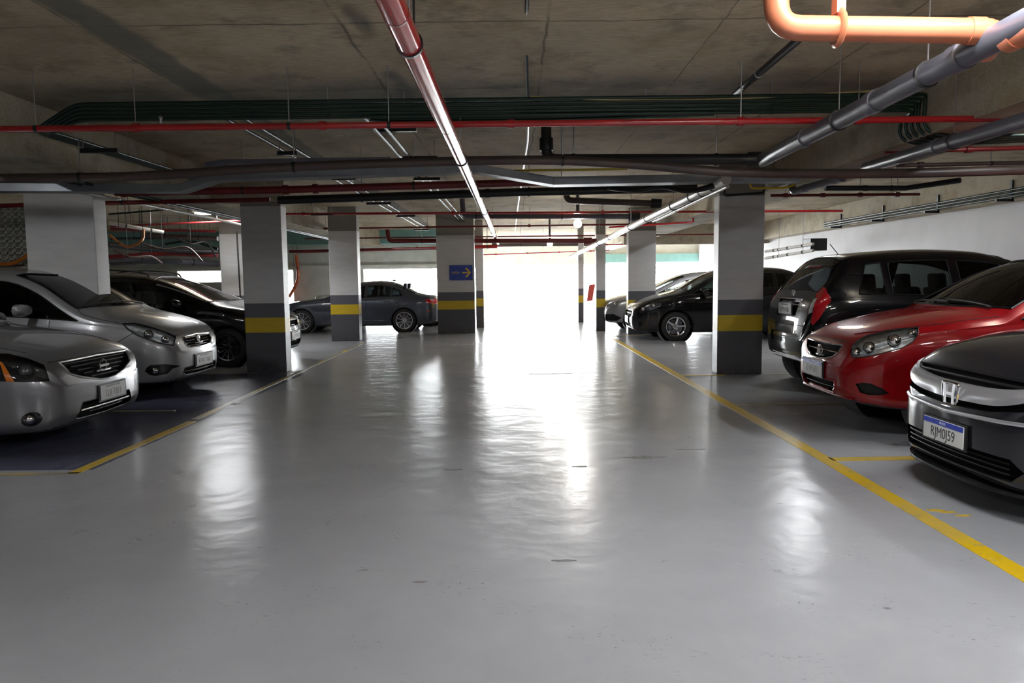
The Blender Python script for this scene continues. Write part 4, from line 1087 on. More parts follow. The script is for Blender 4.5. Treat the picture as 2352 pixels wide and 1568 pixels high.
# ---- nearest silver saloon, left -------------------------------------------------
def silver_saloon():
    L, W, H, xf, wb = 4.57, 1.79, 1.50, .96, 2.685
    w, zb = body_keys(L, xf, wb, .62); zb = [(a, b - .05) for a, b in zb]
    zt = [(0, .58), (.03, .66), (.07, .715), (.15, .765), (.3, .82), (.6, .895), (1.0, .955), (1.28, .995), (1.42, 1.07), (2.05, 1.40), (2.35, 1.475), (2.8, 1.50), (3.3, 1.46), (3.75, 1.28), (4.1, 1.10), (4.4, 1.08), (4.52, 1.0), (L, .82)]
    zs = [(0, .50), (.1, .60), (.3, .70), (.6, .79), (1.0, .86), (1.6, .92), (3.6, 1.0), (4.3, .98), (L, .9)]
    c = Car('silver_car', 'nearest silver saloon on the left with an angular amber-cornered headlight', 'car', (-3.69, 6.40, 0), PI, L, W, H, zt, zs, zb, w, P_SILVER, None, crown=[(0, .06), (1.2, .10), (1.5, .10), (2.1, .08), (3.2, .08), (4.0, .08), (L, .06)])
    c.windscreen(1.30, 2.12); c.side_windows([(1.42, 2.42, .1, 0), (2.50, 3.3, 0, 0)])
    c.windscreen(4.02, 3.42, name='rear_window')
    # grille: wide V shape
    g = [(-.51, .70), (0, .708), (.51, .70), (.47, .60), (.31, .548), (.12, .508), (0, .502), (-.12, .508), (-.31, .548), (-.47, .60)]
    c.front('grille', g, M['void'], depth=.035, edge=M['satin'], edge_r=.009)
    for z in (.545, .58, .615, .65, .68):
        h = .14 + (z - .51) * 1.9; c.bar('grille_slat', [(0, -h, z), (0, h, z)], (1, 0, 0), .008, M['trim'], off=.018)
    c.front('lower_intake', [(-.36, .345), (0, .35), (.36, .345), (.43, .22), (.36, .205), (0, .195), (-.36, .205), (-.43, .22)], M['void'], depth=.05, edge=M['trim'])
    c.bar('intake_bar', [(0, -.40, .275), (0, .40, .275)], (1, 0, 0), .010, M['satin'], off=.012)
    c.corner('turn_lamp', [(.335, .84, .752), (.300, .85, .735), (.215, .855, .588), (.262, .88, .592)], (.55, -.83, 0), M['amber'], label='amber turn lamp')
    c.corner('headlight', [(.035, .69, .567), (.10, .66, .70), (.20, .69, .755), (.34, .72, .80), (.5, .80, .815), (.62, .87, .79), (.60, .88, .62), (.45, .88, .60), (.29, .86, .592), (.15, .82, .578)], (.66, -.75, 0), M['dreflector'],
             lamp=dict(depth=.05, mat=M['trim'], bowl=M['dreflector'], bulbs=[(.16, .78, .655, .06), (.42, .86, .69, .05)]))
    c.corner('fog_lamp', [(.12, .77 + .062 * math.cos(a), .275 + .06 * math.sin(a)) for a in [2 * PI * k / 14 for k in range(14)]], (.93, -.36, 0), M['dreflector'], lamp=dict(depth=.05, mat=M['dreflector'], bulbs=[(.12, .77, .275, .045)]), test=lambda q: q.x < 1)
    emblem_ring(c, (0, 0, .62), (1, 0, 0), .052, kind='bar')
    c.plate((0, -.05, .385), (1, 0, 0), 'LUI 7811', 'grey')
    c.seams([([(0, -.60, .712), (0, 0, .725), (0, .60, .712)], (1, 0, 0)), ([(.28, .60, 1), (.75, .72, 1), (1.35, .73, 1)], (0, 0, -1)), ([(.28, -.60, 1), (.75, -.72, 1), (1.35, -.73, 1)], (0, 0, -1)),
             ([(1.45, 1, .95), (1.42, 1, .6), (1.4, 1, .25)], (0, -1, 0)), ([(1.45, -1, .95), (1.42, -1, .6), (1.4, -1, .25)], (0, 1, 0)), ([(0.62, -1, .585), (.70, -1, .56)], (0, 1, 0))])
    c.mirror(1.62, .96, P_SILVER); c.wipers(1.32); c.cabin(1.3, 3.6)
    c.wheels_build(xf, xf + wb, .32, .20, 5, M['satin']); c.finish()
silver_saloon()

# ---- second silver car -----------------------------------------------------------
def silver_compact():
    L, W, H, xf, wb = 4.29, 1.70, 1.55, .84, 2.51
    w, zb = body_keys(L, xf, wb, .52)
    zt = [(0, .62), (.02, .70), (.06, .77), (.14, .835), (.3, .905), (.55, .975), (.80, 1.03), (.93, 1.075), (1.6, 1.43), (1.9, 1.515), (2.4, 1.55), (3.0, 1.51), (3.6, 1.32), (3.85, 1.15), (4.2, 1.12), (L, .9)]
    zs = [(0, .52), (.1, .64), (.3, .75), (.6, .84), (1.0, .90), (1.4, .93), (3.4, 1.03), (L, .95)]
    c = Car('silver_car', 'second silver saloon on the left, teardrop headlight, behind the nearest one', 'car', (-3.86, 8.75, 0), PI - .05, L, W, H, zt, zs, zb, w, P_SILVER2, None, crown=[(0, .06), (1.2, .11), (1.9, .085), (3.2, .08), (L, .06)])
    c.windscreen(.94, 1.84, tbow=.2); c.side_windows([(.98, 2.16, .12, 0), (2.24, 3.2, 0, 0)])
    c.front('grille', [(-.33, .71), (0, .725), (.33, .71), (.34, .65), (.27, .585), (0, .572), (-.27, .585), (-.34, .65)], M['void'], depth=.03, edge=M['chrome'], edge_r=.008)
    for z in (.60, .63, .66): c.bar('grille_slat', [(0, -.28, z), (0, .28, z)], (1, 0, 0), .005, M['dkchrome'], off=.012)
    c.bar('grille_bar', [(0, -.31, .70), (0, .31, .70)], (1, 0, 0), .013, M['chrome'], off=.0)
    c.front('lower_intake', [(-.38, .352), (0, .357), (.38, .352), (.40, .29), (.32, .262), (0, .25), (-.32, .262), (-.40, .29)], M['void'], depth=.04, edge=M['trim'])
    c.bar('intake_bar', [(0, -.37, .305), (0, .37, .305)], (1, 0, 0), .006, M['dkchrome'], off=.01)
    c.corner('headlight', [(.538, .686, .894), (.424, .622, .894), (.268, .587, .85), (.125, .529, .785), (.048, .448, .723), (.045, .521, .628), (.176, .632, .669), (.366, .691, .76), (.459, .698, .825)], (.62, -.78, 0), M['reflector'], edge=M['trim'], edge_r=.007,
             lamp=dict(depth=.05, mat=M['reflector'], bulbs=[(.12, .55, .70, .045), (.27, .63, .765, .05)]))
    c.corner('fog_lamp', [(.30, .69, .35), (.28, .685, .395), (.241, .678, .421), (.105, .602, .421), (.02, .45, .385), (.057, .545, .36), (.096, .582, .308), (.193, .641, .291), (.26, .67, .305)], (.9, -.42, 0), M['trim'], test=lambda q: q.x < 1,
             lamp=dict(depth=.04, mat=M['trim'], bulbs=[(.18, .65, .355, .042)]))
    emblem_ring(c, (0, 0, .675), (1, 0, 0), .042, kind='disc')
    c.plate((0, -.03, .415), (1, 0, 0), 'KVA 3168', 'grey')
    c.seams([([(.54, .686, 1), (.758, .734, 1), (.964, .739, 1), (1.03, .703, 1)], (0, 0, -1)), ([(.54, -.686, 1), (.758, -.734, 1), (.964, -.739, 1), (1.03, -.703, 1)], (0, 0, -1)), ([(.05, -.45, .735), (.05, 0, .745), (.05, .45, .735)], (1, 0, 0)),
             ([(.40, 1, .79), (.62, 1, .646), (.64, 1, .60)], (0, -1, 0)), ([(.40, -1, .79), (.62, -1, .646), (.64, -1, .60)], (0, 1, 0)), ([(1.3, 1, .94), (1.25, 1, .6), (1.25, 1, .25)], (0, -1, 0)), ([(2.3, 1, 1.0), (2.3, 1, .3)], (0, -1, 0))])
    c.mirror(1.50, 1.03, P_SILVER2, size=(.10, .13, .07)); c.wipers(.97); c.cabin(.98, 3.3)
    c.wheels_build(xf, xf + wb, .30, .19, 5, M['satin']); c.finish()
silver_compact()

# ---- black van-like car behind the near left column -------------------------------
def black_van():
    L, W, H, xf, wb = 3.95, 1.70, 1.52, .80, 2.51
    w, zb = body_keys(L, xf, wb, .55)
    zt = [(0, .62), (.02, .71), (.06, .775), (.15, .84), (.35, .90), (.7, .965), (.95, 1.02), (1.12, 1.09), (1.95, 1.42), (2.25, 1.49), (2.7, 1.52), (3.2, 1.50), (3.5, 1.42), (3.8, 1.15), (3.9, .95), (L, .8)]
    zs = [(0, .54), (.1, .67), (.3, .78), (.6, .86), (1.0, .93), (2.0, .98), (3.5, 1.02), (L, .92)]
    c = Car('black_car', 'tall black van-like car parked behind the near left column', 'car', (-3.74, 12.1, 0), PI, L, W, H, zt, zs, zb, w, P_BLACK, None, crown=.09)
    c.windscreen(1.0, 2.02); c.side_windows([(1.12, 2.15, .12, 0), (2.25, 2.95, 0, 0), (3.02, 3.4, 0, -.1)], mat=M['glass'])
    c.windscreen(3.80, 3.52, name='rear_window', bow=.02)
    c.bar('a_pillar_trim', [(1.12, .72, 1.05), (1.5, .68, 1.25), (1.95, .63, 1.45)], (0, 0, -1), .012, M['satin'], off=-.004)
    c.bar('a_pillar_trim', [(1.12, -.72, 1.05), (1.5, -.68, 1.25), (1.95, -.63, 1.45)], (0, 0, -1), .012, M['satin'], off=-.004)
    c.front('grille', [(-.32, .70), (.32, .70), (.28, .60), (-.28, .60)], M['void'], depth=.03, edge=M['chrome'])
    c.front('lower_intake', [(-.4, .36), (.4, .36), (.36, .27), (-.36, .27)], M['void'], depth=.03)
    c.corner('headlight', [(.1, .45, .78), (.3, .7, .84), (.45, .78, .84), (.4, .8, .70), (.15, .6, .66), (.08, .45, .68)], (.8, -.6, 0), M['reflector'], lamp=dict(depth=.04, bulbs=[(.2, .62, .75, .055)]))
    c.plate((0, 0, .45), (1, 0, 0), 'LQP 2040', 'grey')
    for sg in (1, -1): MB().tube(smooth_path([(2.1, sg * .56, 1.43), (2.2, sg * .56, 1.51), (2.7, sg * .56, 1.555), (3.2, sg * .56, 1.53), (3.35, sg * .56, 1.42)], 5), .014, 8).build('roof_rail', M['dkchrome'], c.root)
    c.seams([([(1.1, -1, .95), (1.05, -1, .3)], (0, 1, 0)), ([(2.0, -1, 1.0), (2.0, -1, .3)], (0, 1, 0)), ([(1.1, 1, .95), (1.05, 1, .3)], (0, -1, 0)), ([(2.0, 1, 1.0), (2.0, 1, .3)], (0, -1, 0))])
    c.mirror(1.5, .97, P_BLACK); c.cabin(1.0, 3.3); c.handles([(2.05, .84), (2.8, .86)])
    c.wheels_build(xf, xf + wb, .31, .20, 12, M['dkchrome'], style='thin'); c.finish()
black_van()

# ---- dark saloon seen side-on beyond the columns ----------------------------------
def blue_saloon():
    L, W, H, xf, wb = 4.60, 1.82, 1.44, .80, 2.86
    w, zb = body_keys(L, xf, wb, .58)
    zt = [(0, .60), (.03, .70), (.1, .77), (.3, .83), (.7, .91), (1.2, .97), (1.4, 1.0), (1.55, 1.06), (2.2, 1.36), (2.5, 1.42), (2.9, 1.44), (3.2, 1.41), (3.6, 1.27), (4.0, 1.10), (4.25, 1.05), (4.48, 1.02), (4.56, .95), (L, .80)]
    zs = [(0, .52), (.1, .62), (.3, .72), (.7, .82), (1.2, .87), (1.8, .90), (3.5, .97), (4.3, .97), (L, .86)]
    c = Car('dark_blue_car', 'dark blue-grey saloon seen side-on behind the columns, tail by the sign column', 'car', (-6.25, 19.38, 0), 0, L, W, H, zt, zs, zb, w, P_BLUE, None, crown=.08, scale=.93)
    c.windscreen(1.42, 2.24); c.side_windows([(1.62, 2.55, .12, 0), (2.63, 3.28, 0, 0), (3.33, 3.62, 0, -.1)], mat=M['glass'], edge=M['trim'])
    c.windscreen(4.05, 3.35, name='rear_window')
    c.sides('tail_lamp', [(4.24, .90), (4.38, .915), (4.48, .88), (4.59, .82), (4.56, .77), (4.40, .80), (4.28, .86)], M['redlens'])
    c.sides('side_reflector', [(4.30, .60), (4.38, .60), (4.38, .57), (4.30, .57)], M['redlens'])
    c.rear('tail_lamp_inner', [(-.62, .92), (-.86, .90), (-.86, .80), (-.62, .80)], M['redlens']); c.rear('tail_lamp_inner', [(.62, .92), (.86, .90), (.86, .80), (.62, .80)], M['redlens'])
    c.corner('headlight', [(.10, .5, .70), (.3, .72, .76), (.5, .82, .77), (.45, .85, .68), (.2, .75, .62), (.1, .5, .62)], (.8, -.6, 0), M['reflector'], lamp=dict(depth=.04, bulbs=[(.25, .68, .69, .045)]))
    c.front('grille', [(-.25, .66), (.25, .66), (.25, .5), (-.25, .5)], M['void'], depth=.03, edge=M['chrome'])
    c.seams([([(1.5, -1, .93), (1.45, -1, .6), (1.5, -1, .28)], (0, 1, 0)), ([(2.6, -1, .95), (2.6, -1, .28)], (0, 1, 0)), ([(3.3, -1, .98), (3.55, -1, .75), (3.3, -1, .45), (3.2, -1, .28)], (0, 1, 0)), ([(1.62, -1, .955 - .02), (3.5, -1, .99)], (0, 1, 0))])
    c.bar('window_trim', [(1.68, -1, .915), (3.55, -1, .985)], (0, 1, 0), .006, M['dkchrome'])
    c.bar('sill_crease', [(1.3, -1, .33), (3.1, -1, .33)], (0, 1, 0), .018, P_BLUE, off=.004)
    c.handles([(2.45, .84), (3.2, .87)]); c.mirror(1.75, .93, P_BLUE); c.cabin(1.5, 3.7)
    MB().prism([(0, 0), (.16, 0), (.15, .035), (.10, .055)], frame((3.16, .01, 1.415), (1, 0, 0), (0, 0, 1)), .02).build('roof_fin', M['trim'], c.root)
    c.wheels_build(xf, xf + wb, .33, .235, 10, M['satin'], style='thin', arch=.035); c.finish()
blue_saloon()

# ---- dark saloon nearest at the right ---------------------------------------------
def dark_saloon():
    L, W, H, xf, wb = 4.64, 1.80, 1.48, .93, 2.70
    w, zb = body_keys(L, xf, wb, .50)
    zb = [(0, .22), (.04, .19), (.15, .16), (.4, .15), (1.3, .16), (3.2, .17), (L - .3, .22), (L, .34)]
    zt = [(0, .62), (.02, .68), (.05, .735), (.12, .80), (.3, .89), (.6, .965), (.95, 1.01), (1.15, 1.03), (1.30, 1.09), (1.95, 1.37), (2.3, 1.45), (2.8, 1.48), (3.4, 1.40), (4.0, 1.18), (4.4, 1.08), (4.58, 1.05), (L, .85)]
    zs = [(0, .52), (.1, .66), (.3, .77), (.6, .85), (1.0, .90), (1.6, .93), (3.6, 1.0), (L, .92)]
    c = Car('dark_car', 'nearest dark graphite saloon at the right edge with a wide chrome grille bar', 'car', (2.62, 4.27, 0), 0, L, W, H, zt, zs, zb, w, P_DARK, None, crown=[(0, .05), (1.2, .10), (1.9, .08), (L, .06)])
    c.windscreen(1.18, 2.02); c.side_windows([(1.35, 2.5, .12, 0), (2.58, 3.4, 0, 0)])
    c.front('grille', [(-.60, .765), (0, .772), (.60, .765), (.62, .70), (.54, .62), (.32, .585), (0, .575), (-.32, .585), (-.54, .62), (-.62, .70)], M['void'], depth=.035)
    # wide chrome wing across the grille
    wing = [(-.66, .635), (-.45, .620), (0, .612), (.45, .620), (.66, .635), (.64, .595), (.50, .545), (0, .530), (-.50, .545), (-.64, .595)]
    n = 40; mb = MB()
    for i in range(n + 1):
        t = -1 + 2 * i / n; y = .60 * t; zu = .703 + .060 * abs(t) ** 3; zl = .615 + .085 * abs(t) ** 4
        for z in (zl, (zl * 2 + zu) / 3, (zl + 2 * zu) / 3, zu):
            p, _ = c.hit((0, y, z), (1, 0, 0)); mb.v.append((p.x - (.016 if zl < z < zu else .004), y, z))
        for z in (zu, zl):
            p, _ = c.hit((0, y, z), (1, 0, 0)); mb.v.append((p.x + .03, y, z))
    for i in range(n):
        a = 6 * i; b = a + 6
        for q, q2 in ((0, 1), (1, 2), (2, 3), (3, 4), (4, 5), (5, 0)): mb.f.append([a + q, b + q, b + q2, a + q2])
    mb.f += [[0, 1, 2, 3, 4, 5], [6 * n + k for k in range(6)][::-1]]
    mb.build('grille_bar', M['satin'], c.root, angle=60)
    for sg in (1, -1): c.bar('grille_bar_wing', [(0, sg * .58, .735), (.1, sg * .70, .765), (.3, sg * .82, .80)], (.75, -.66 * sg, 0), .012, M['satin'])
    c.bar('grille_slat', [(0, -.5, .74), (0, .5, .74)], (1, 0, 0), .008, M['trim'], off=.01)
    c.bar('bumper_trim', [(0, -.56, .555), (0, 0, .535), (0, .56, .555)], (1, 0, 0), .010, M['satin'], off=-.004, flat=1.2)
    emblem_ring(c, (-.05, -.01, .640), (1, 0, 0), .064, kind='H').location = (-.014, 0, 0)
    c.front('lower_intake', [(-.50, .36), (.50, .36), (.56, .30), (.50, .235), (-.50, .235), (-.56, .30)], M['void'], depth=.05)
    for z in (.27, .30, .33): c.bar('intake_slat', [(0, -.48, z), (0, .48, z)], (1, 0, 0), .005, M['trim'], off=.02)
    c.corner('headlight', [(.08, .64, .75), (.2, .70, .80), (.45, .80, .85), (.75, .87, .87), (.70, .885, .81), (.40, .85, .74), (.16, .74, .70), (.08, .66, .69)], (.7, -.71, 0), M['reflector'],
             lamp=dict(depth=.04, mat=M['dreflector'], bulbs=[(.2, .72, .75, .035), (.34, .79, .77, .035), (.48, .84, .79, .03)]))
    c.corner('corner_intake', [(.10, .60, .40), (.14, .70, .44), (.25, .78, .42), (.28, .82, .33), (.20, .78, .26), (.12, .66, .25), (.08, .60, .30)], (.85, -.52, 0), M['trim'], depth=.03)
    c.corner('fog_lamp', [(.2, .72 + .035 * math.cos(a), .35 + .035 * math.sin(a)) for a in [2 * PI * k / 12 for k in range(12)]], (.85, -.52, 0), M['chrome'], lamp=dict(depth=.02, bulbs=[])) if 0 else None
    for sg in (1, -1):
        p, _ = c.hit((.2, sg * .74, .39), (.85, -.52 * sg, 0)); F_ = frame(p + Vector((.0, 0, 0)), (0, 1, 0), (0, 0, 1))
        MB().lathe([(.001, .012), (.022, .008), (.024, -.004)], 16, F_ @ Matrix.Rotation(PI, 4, 'Y')).build('fog_lamp', M['chrome'], c.root)
        c.bar('bumper_trim', [(.08, sg * .56, .262), (.3, sg * .80, .262)], (.85, -.52 * sg, 0), .008, M['satin'], off=-.004)
    # splitter lip
    mb = MB(); pl = []
    for k in range(17):
        t = -1 + 2 * k / 16; y = t * .84; x = .0 + .42 * abs(t) ** 3.2 - .045
        pl.append((x, y))
    mb.prism(pl + [(.6, .84), (.6, -.84)], Matrix.Translation((0, 0, .155)), .018)
    mb.build('splitter', M['trim'], c.root, smooth=False, bevel=.004)
    c.plate((0, 0, .405), (1, 0, 0), 'RJM0J59', 'blue')
    c.seams([([(.05, -.62, .775), (.03, 0, .782), (.05, .62, .775)], (1, 0, 0)), ([(.25, .62, 1), (.8, .74, 1), (1.3, .74, 1)], (0, 0, -1)), ([(.25, -.62, 1), (.8, -.74, 1), (1.3, -.74, 1)], (0, 0, -1))])
    c.mirror(1.7, .93, P_DARK); c.wipers(1.2); c.cabin(1.2, 3.5)
    c.wheels_build(xf, xf + wb, .325, .22, 10, M['satin'], style='thin'); c.finish()
dark_saloon()

# ---- red hatchback -----------------------------------------------------------------
def red_hatch():
    L, W, H, xf, wb = 3.97, 1.65, 1.465, .85, 2.40
    w, zb = body_keys(L, xf, wb, .50)
    zb = [(0, .37), (.04, .33), (.15, .285), (.4, .25), (1.2, .21), (3.0, .21), (L - .2, .26), (L, .36)]
    zt = [(0, .62), (.02, .70), (.06, .765), (.12, .80), (.3, .865), (.6, .935), (.9, .985), (1.08, 1.01), (1.22, 1.08), (1.85, 1.37), (2.15, 1.44), (2.5, 1.465), (3.1, 1.45), (3.5, 1.38), (3.8, 1.08), (3.92, .95), (L, .75)]
    zs = [(0, .54), (.1, .66), (.3, .76), (.6, .84), (1.0, .89), (1.5, .92), (3.4, 1.0), (L, .9)]
    c = Car('red_car', 'bright red hatchback with large clear headlights', 'car', (2.71, 6.35, 0), 0, L, W, H, zt, zs, zb, w, P_RED, None, zk=1.055, crown=[(0, .06), (1.2, .10), (1.9, .085), (L, .07)])
    c.windscreen(1.10, 2.0, tbow=.12); c.side_windows([(1.22, 2.2, .12, 0), (2.28, 3.0, 0, 0), (3.08, 3.4, 0, -.1)])
    c.front('grille', [(-.36, .765), (-.15, .757), (0, .754), (.15, .757), (.36, .765), (.32, .70), (.25, .66), (.14, .632), (0, .625), (-.14, .632), (-.25, .66), (-.32, .70)], M['void'], depth=.03, edge=M['chrome'], edge_r=.007)
    c.bar('grille_slat', [(0, -.28, .70), (0, .28, .70)], (1, 0, 0), .007, M['chrome'], off=.012)
    emblem_ring(c, (0, 0, .69), (1, 0, 0), .048, kind='star')
    c.front('lower_intake', [(-.34, .462), (.34, .462), (.33, .40), (.27, .350), (-.27, .350), (-.33, .40)], M['void'], depth=.04, edge=P_RED, edge_r=.010)
    c.bar('intake_slat', [(0, -.29, .405), (0, .29, .405)], (1, 0, 0), .005, M['dkchrome'], off=.015)
    c.corner('headlight', [(.028, .507, .70), (.053, .473, .768), (.112, .459, .82), (.183, .458, .855), (.355, .534, .905), (.499, .622, .927), (.457, .688, .887), (.402, .711, .821), (.32, .707, .77), (.192, .66, .725), (.103, .595, .691), (.031, .526, .677)], (.80, -.60, 0), M['reflector'],
             edge=M['trim'], edge_r=.004, lamp=dict(depth=.055, bulbs=[(.06, .52, .725, .035), (.14, .57, .765, .045), (.30, .64, .825, .05), (.42, .66, .88, .03)]))
    c.corner('fog_recess', [(.042, .545, .465), (.07, .58, .478), (.114, .623, .478), (.19, .66, .44), (.228, .677, .402), (.17, .65, .385), (.108, .605, .381), (.065, .57, .397)], (.9, -.43, 0), M['trim'], depth=.03)
    c.plate((0, .05, .535), (1, 0, 0), 'KVP4I71', 'blue')
    c.bar('splitter', [(.1, -.5, .335), (0, 0, .335), (.1, .5, .335)], (1, 0, 0), .012, P_RED, off=-.004)
    c.seams([([(.16, .30, 1), (.3, .48, 1), (.7, .66, 1), (1.1, .70, 1)], (0, 0, -1)), ([(.16, -.30, 1), (.3, -.48, 1), (.7, -.66, 1), (1.1, -.70, 1)], (0, 0, -1)), ([(.05, -.36, .79), (.05, 0, .80), (.05, .36, .79)], (1, 0, 0)),
             ([(.82, -1, .86), (.9, -1, .8), (1.0, -1, .72)], (0, 1, 0)), ([(1.3, -1, .93), (1.26, -1, .6), (1.25, -1, .25)], (0, 1, 0)), ([(2.24, -1, .98), (2.24, -1, .3)], (0, 1, 0))])
    c.mirror(1.5, .96, P_RED); c.wipers(1.12); c.cabin(1.1, 3.1)
    c.wheels_build(xf, xf + wb, .295, .19, 5, M['satin']); c.finish()
red_hatch()

# ---- black hatchback seen from behind (nose to the wall) ----------------------------
def black_hatch():
    L, W, H, xf, wb = 3.95, 1.69, 1.53, .80, 2.50
    w, zb = body_keys(L, xf, wb, .55, .66)
    w = [(a, b) for a, b in w if a < L - .4] + [(L - .4, .965), (L - .2, .92), (L - .08, .84), (L - .03, .74), (L, .62)]
    zb = [(0, .28), (.15, .19), (1.2, .17), (3.2, .19), (L - .3, .28), (L - .1, .34), (L, .42)]
    zt = [(0, .66), (.05, .78), (.15, .86), (.4, .95), (.75, 1.05), (1.0, 1.16), (1.6, 1.42), (2.0, 1.51), (2.5, 1.53), (3.2, 1.50), (3.45, 1.47), (3.52, 1.42), (3.72, 1.20), (3.84, 1.05), (3.90, .95), (3.93, .82), (L, .64)]
    zs = [(0, .56), (.1, .68), (.3, .80), (.7, .89), (1.4, .93), (3.0, 1.02), (3.6, 1.03), (3.85, .95), (L, .58)]
    c = Car('black_car', 'black hatchback seen from behind, tail lamps red, right of the near column', 'car', (3.26 + L, 8.68, 0), PI, L, W, H, zt, zs, zb, w, P_BLACK, None, zk=1.075, crown=[(0, .06), (1, .09), (3.4, .08), (3.7, .08), (L, .05)])
    c.windscreen(1.0, 1.72, mat=M['glass']); c.side_windows([(1.1, 1.38, .1, 0), (1.48, 2.28, .0, 0), (2.38, 3.05, 0, 0), (3.12, 3.42, 0, -.12)], mat=M['glass'])
    rw = [(3.50, .52), (3.60, .56), (3.72, .60), (3.80, .58), (3.81, .3), (3.82, 0), (3.81, -.3), (3.80, -.58), (3.72, -.60), (3.60, -.56), (3.50, -.52), (3.485, -.3), (3.48, 0), (3.485, .3)]
    c.top('rear_window', rw, M['dglass'], depth=.004, edge=M['trim'])
    c.corner('reverse_lamp', [(3.85, .60, 1.09), (3.83, .66, 1.10), (3.885, .66, .94), (3.895, .60, .92)], (-.9, -.43, 0), M['reflector'], test=lambda q: q.x > 3)
    c.corner('tail_lamp', [(3.80, .55, 1.165), (3.76, .59, 1.225), (3.73, .655, 1.205), (3.71, .72, 1.12), (3.73, .76, 1.07), (3.79, .755, .97), (3.84, .74, .88), (3.88, .69, .80), (3.89, .66, .83), (3.87, .67, .95), (3.845, .66, 1.06), (3.82, .61, 1.12)], (-.80, -.60, 0), M['redlens'], edge=M['redlens'], edge_r=.004)
    c.rear('plate_recess', [(-.33, 1.07), (.33, 1.07), (.29, .87), (-.29, .87)], P_BLACK, depth=.02)
    c.plate((L, 0, .96), (-1, 0, 0), 'FLM 4186', 'grey').location = (.018, 0, 0)
    emblem_ring(c, (L, 0, 1.14), (-1, 0, 0), .035, kind='H')
    c.bar('tailgate_trim', [(L, -.33, 1.075), (L, .33, 1.075)], (-1, 0, 0), .010, M['dkchrome'], off=-.004)
    c.rear('bumper_recess', [(-.42, .68), (.42, .68), (.36, .56), (-.36, .56)], P_BLACK, depth=.015)
    c.rear('bumper_insert', [(-.55, .36), (.55, .36), (.5, .30), (-.5, .30)], M['trim'], depth=.01)
    c.corner('rear_reflector', [(3.90, .60, .45), (3.85, .72, .45), (3.85, .72, .42), (3.90, .60, .42)], (-1, 0, 0), M['redlens'], test=lambda q: q.x > 3)
    c.seams([([(L, -.66, .78), (L, 0, .77), (L, .66, .78)], (-1, 0, 0)), ([(3.3, 1, 1.0), (3.45, 1, .75)], (0, -1, 0)), ([(2.33, 1, 1.0), (2.33, 1, .3)], (0, -1, 0)), ([(1.2, 1, .95), (1.15, 1, .3)], (0, -1, 0))])
    # roof spoiler
    mb = MB()
    for i in range(13):
        y = -.56 + 1.12 * i / 12; zt_ = 1.475 - .05 * (y / .56) ** 2
        for (x, z) in ((3.30, zt_ + .012), (3.58, zt_ + .004), (3.60, zt_ - .022), (3.40, zt_ - .04)): mb.v.append((x - .03 * (y / .56) ** 2, y, z))
    for i in range(12):
        for q in range(4): mb.f.append([4 * i + q, 4 * i + 4 + q, 4 * i + 4 + (q + 1) % 4, 4 * i + (q + 1) % 4])
    mb.f += [[0, 1, 2, 3], [48, 49, 50, 51]]; sp = mb.build('spoiler', P_BLACK, c.root)
    MB().box(3.585, 3.602, -.16, .16, 1.445, 1.462).build('brake_lamp', M['redlens'], sp, smooth=False)
    MB().tube([(3.20, 0, 1.49), (3.25, 0, 1.52)], [.022, .008], 8).tube([(3.25, 0, 1.52), (3.42, 0, 1.72)], .005, 6).build('antenna', M['trim'], c.root)
    MB().tube([(3.86, 0, 1.075), (3.90, .1, 1.03), (3.89, .28, 1.04)], .008, 6).build('rear_wiper', M['trim'], c.root)
    c.handles([(2.2, .86), (3.0, .9)]); c.mirror(1.35, .98, P_BLACK); c.cabin(1.0, 3.3)
    c.wheels_build(xf, xf + wb, .30, .19, 10, M['satin'], style='thin'); c.finish()
black_hatch()

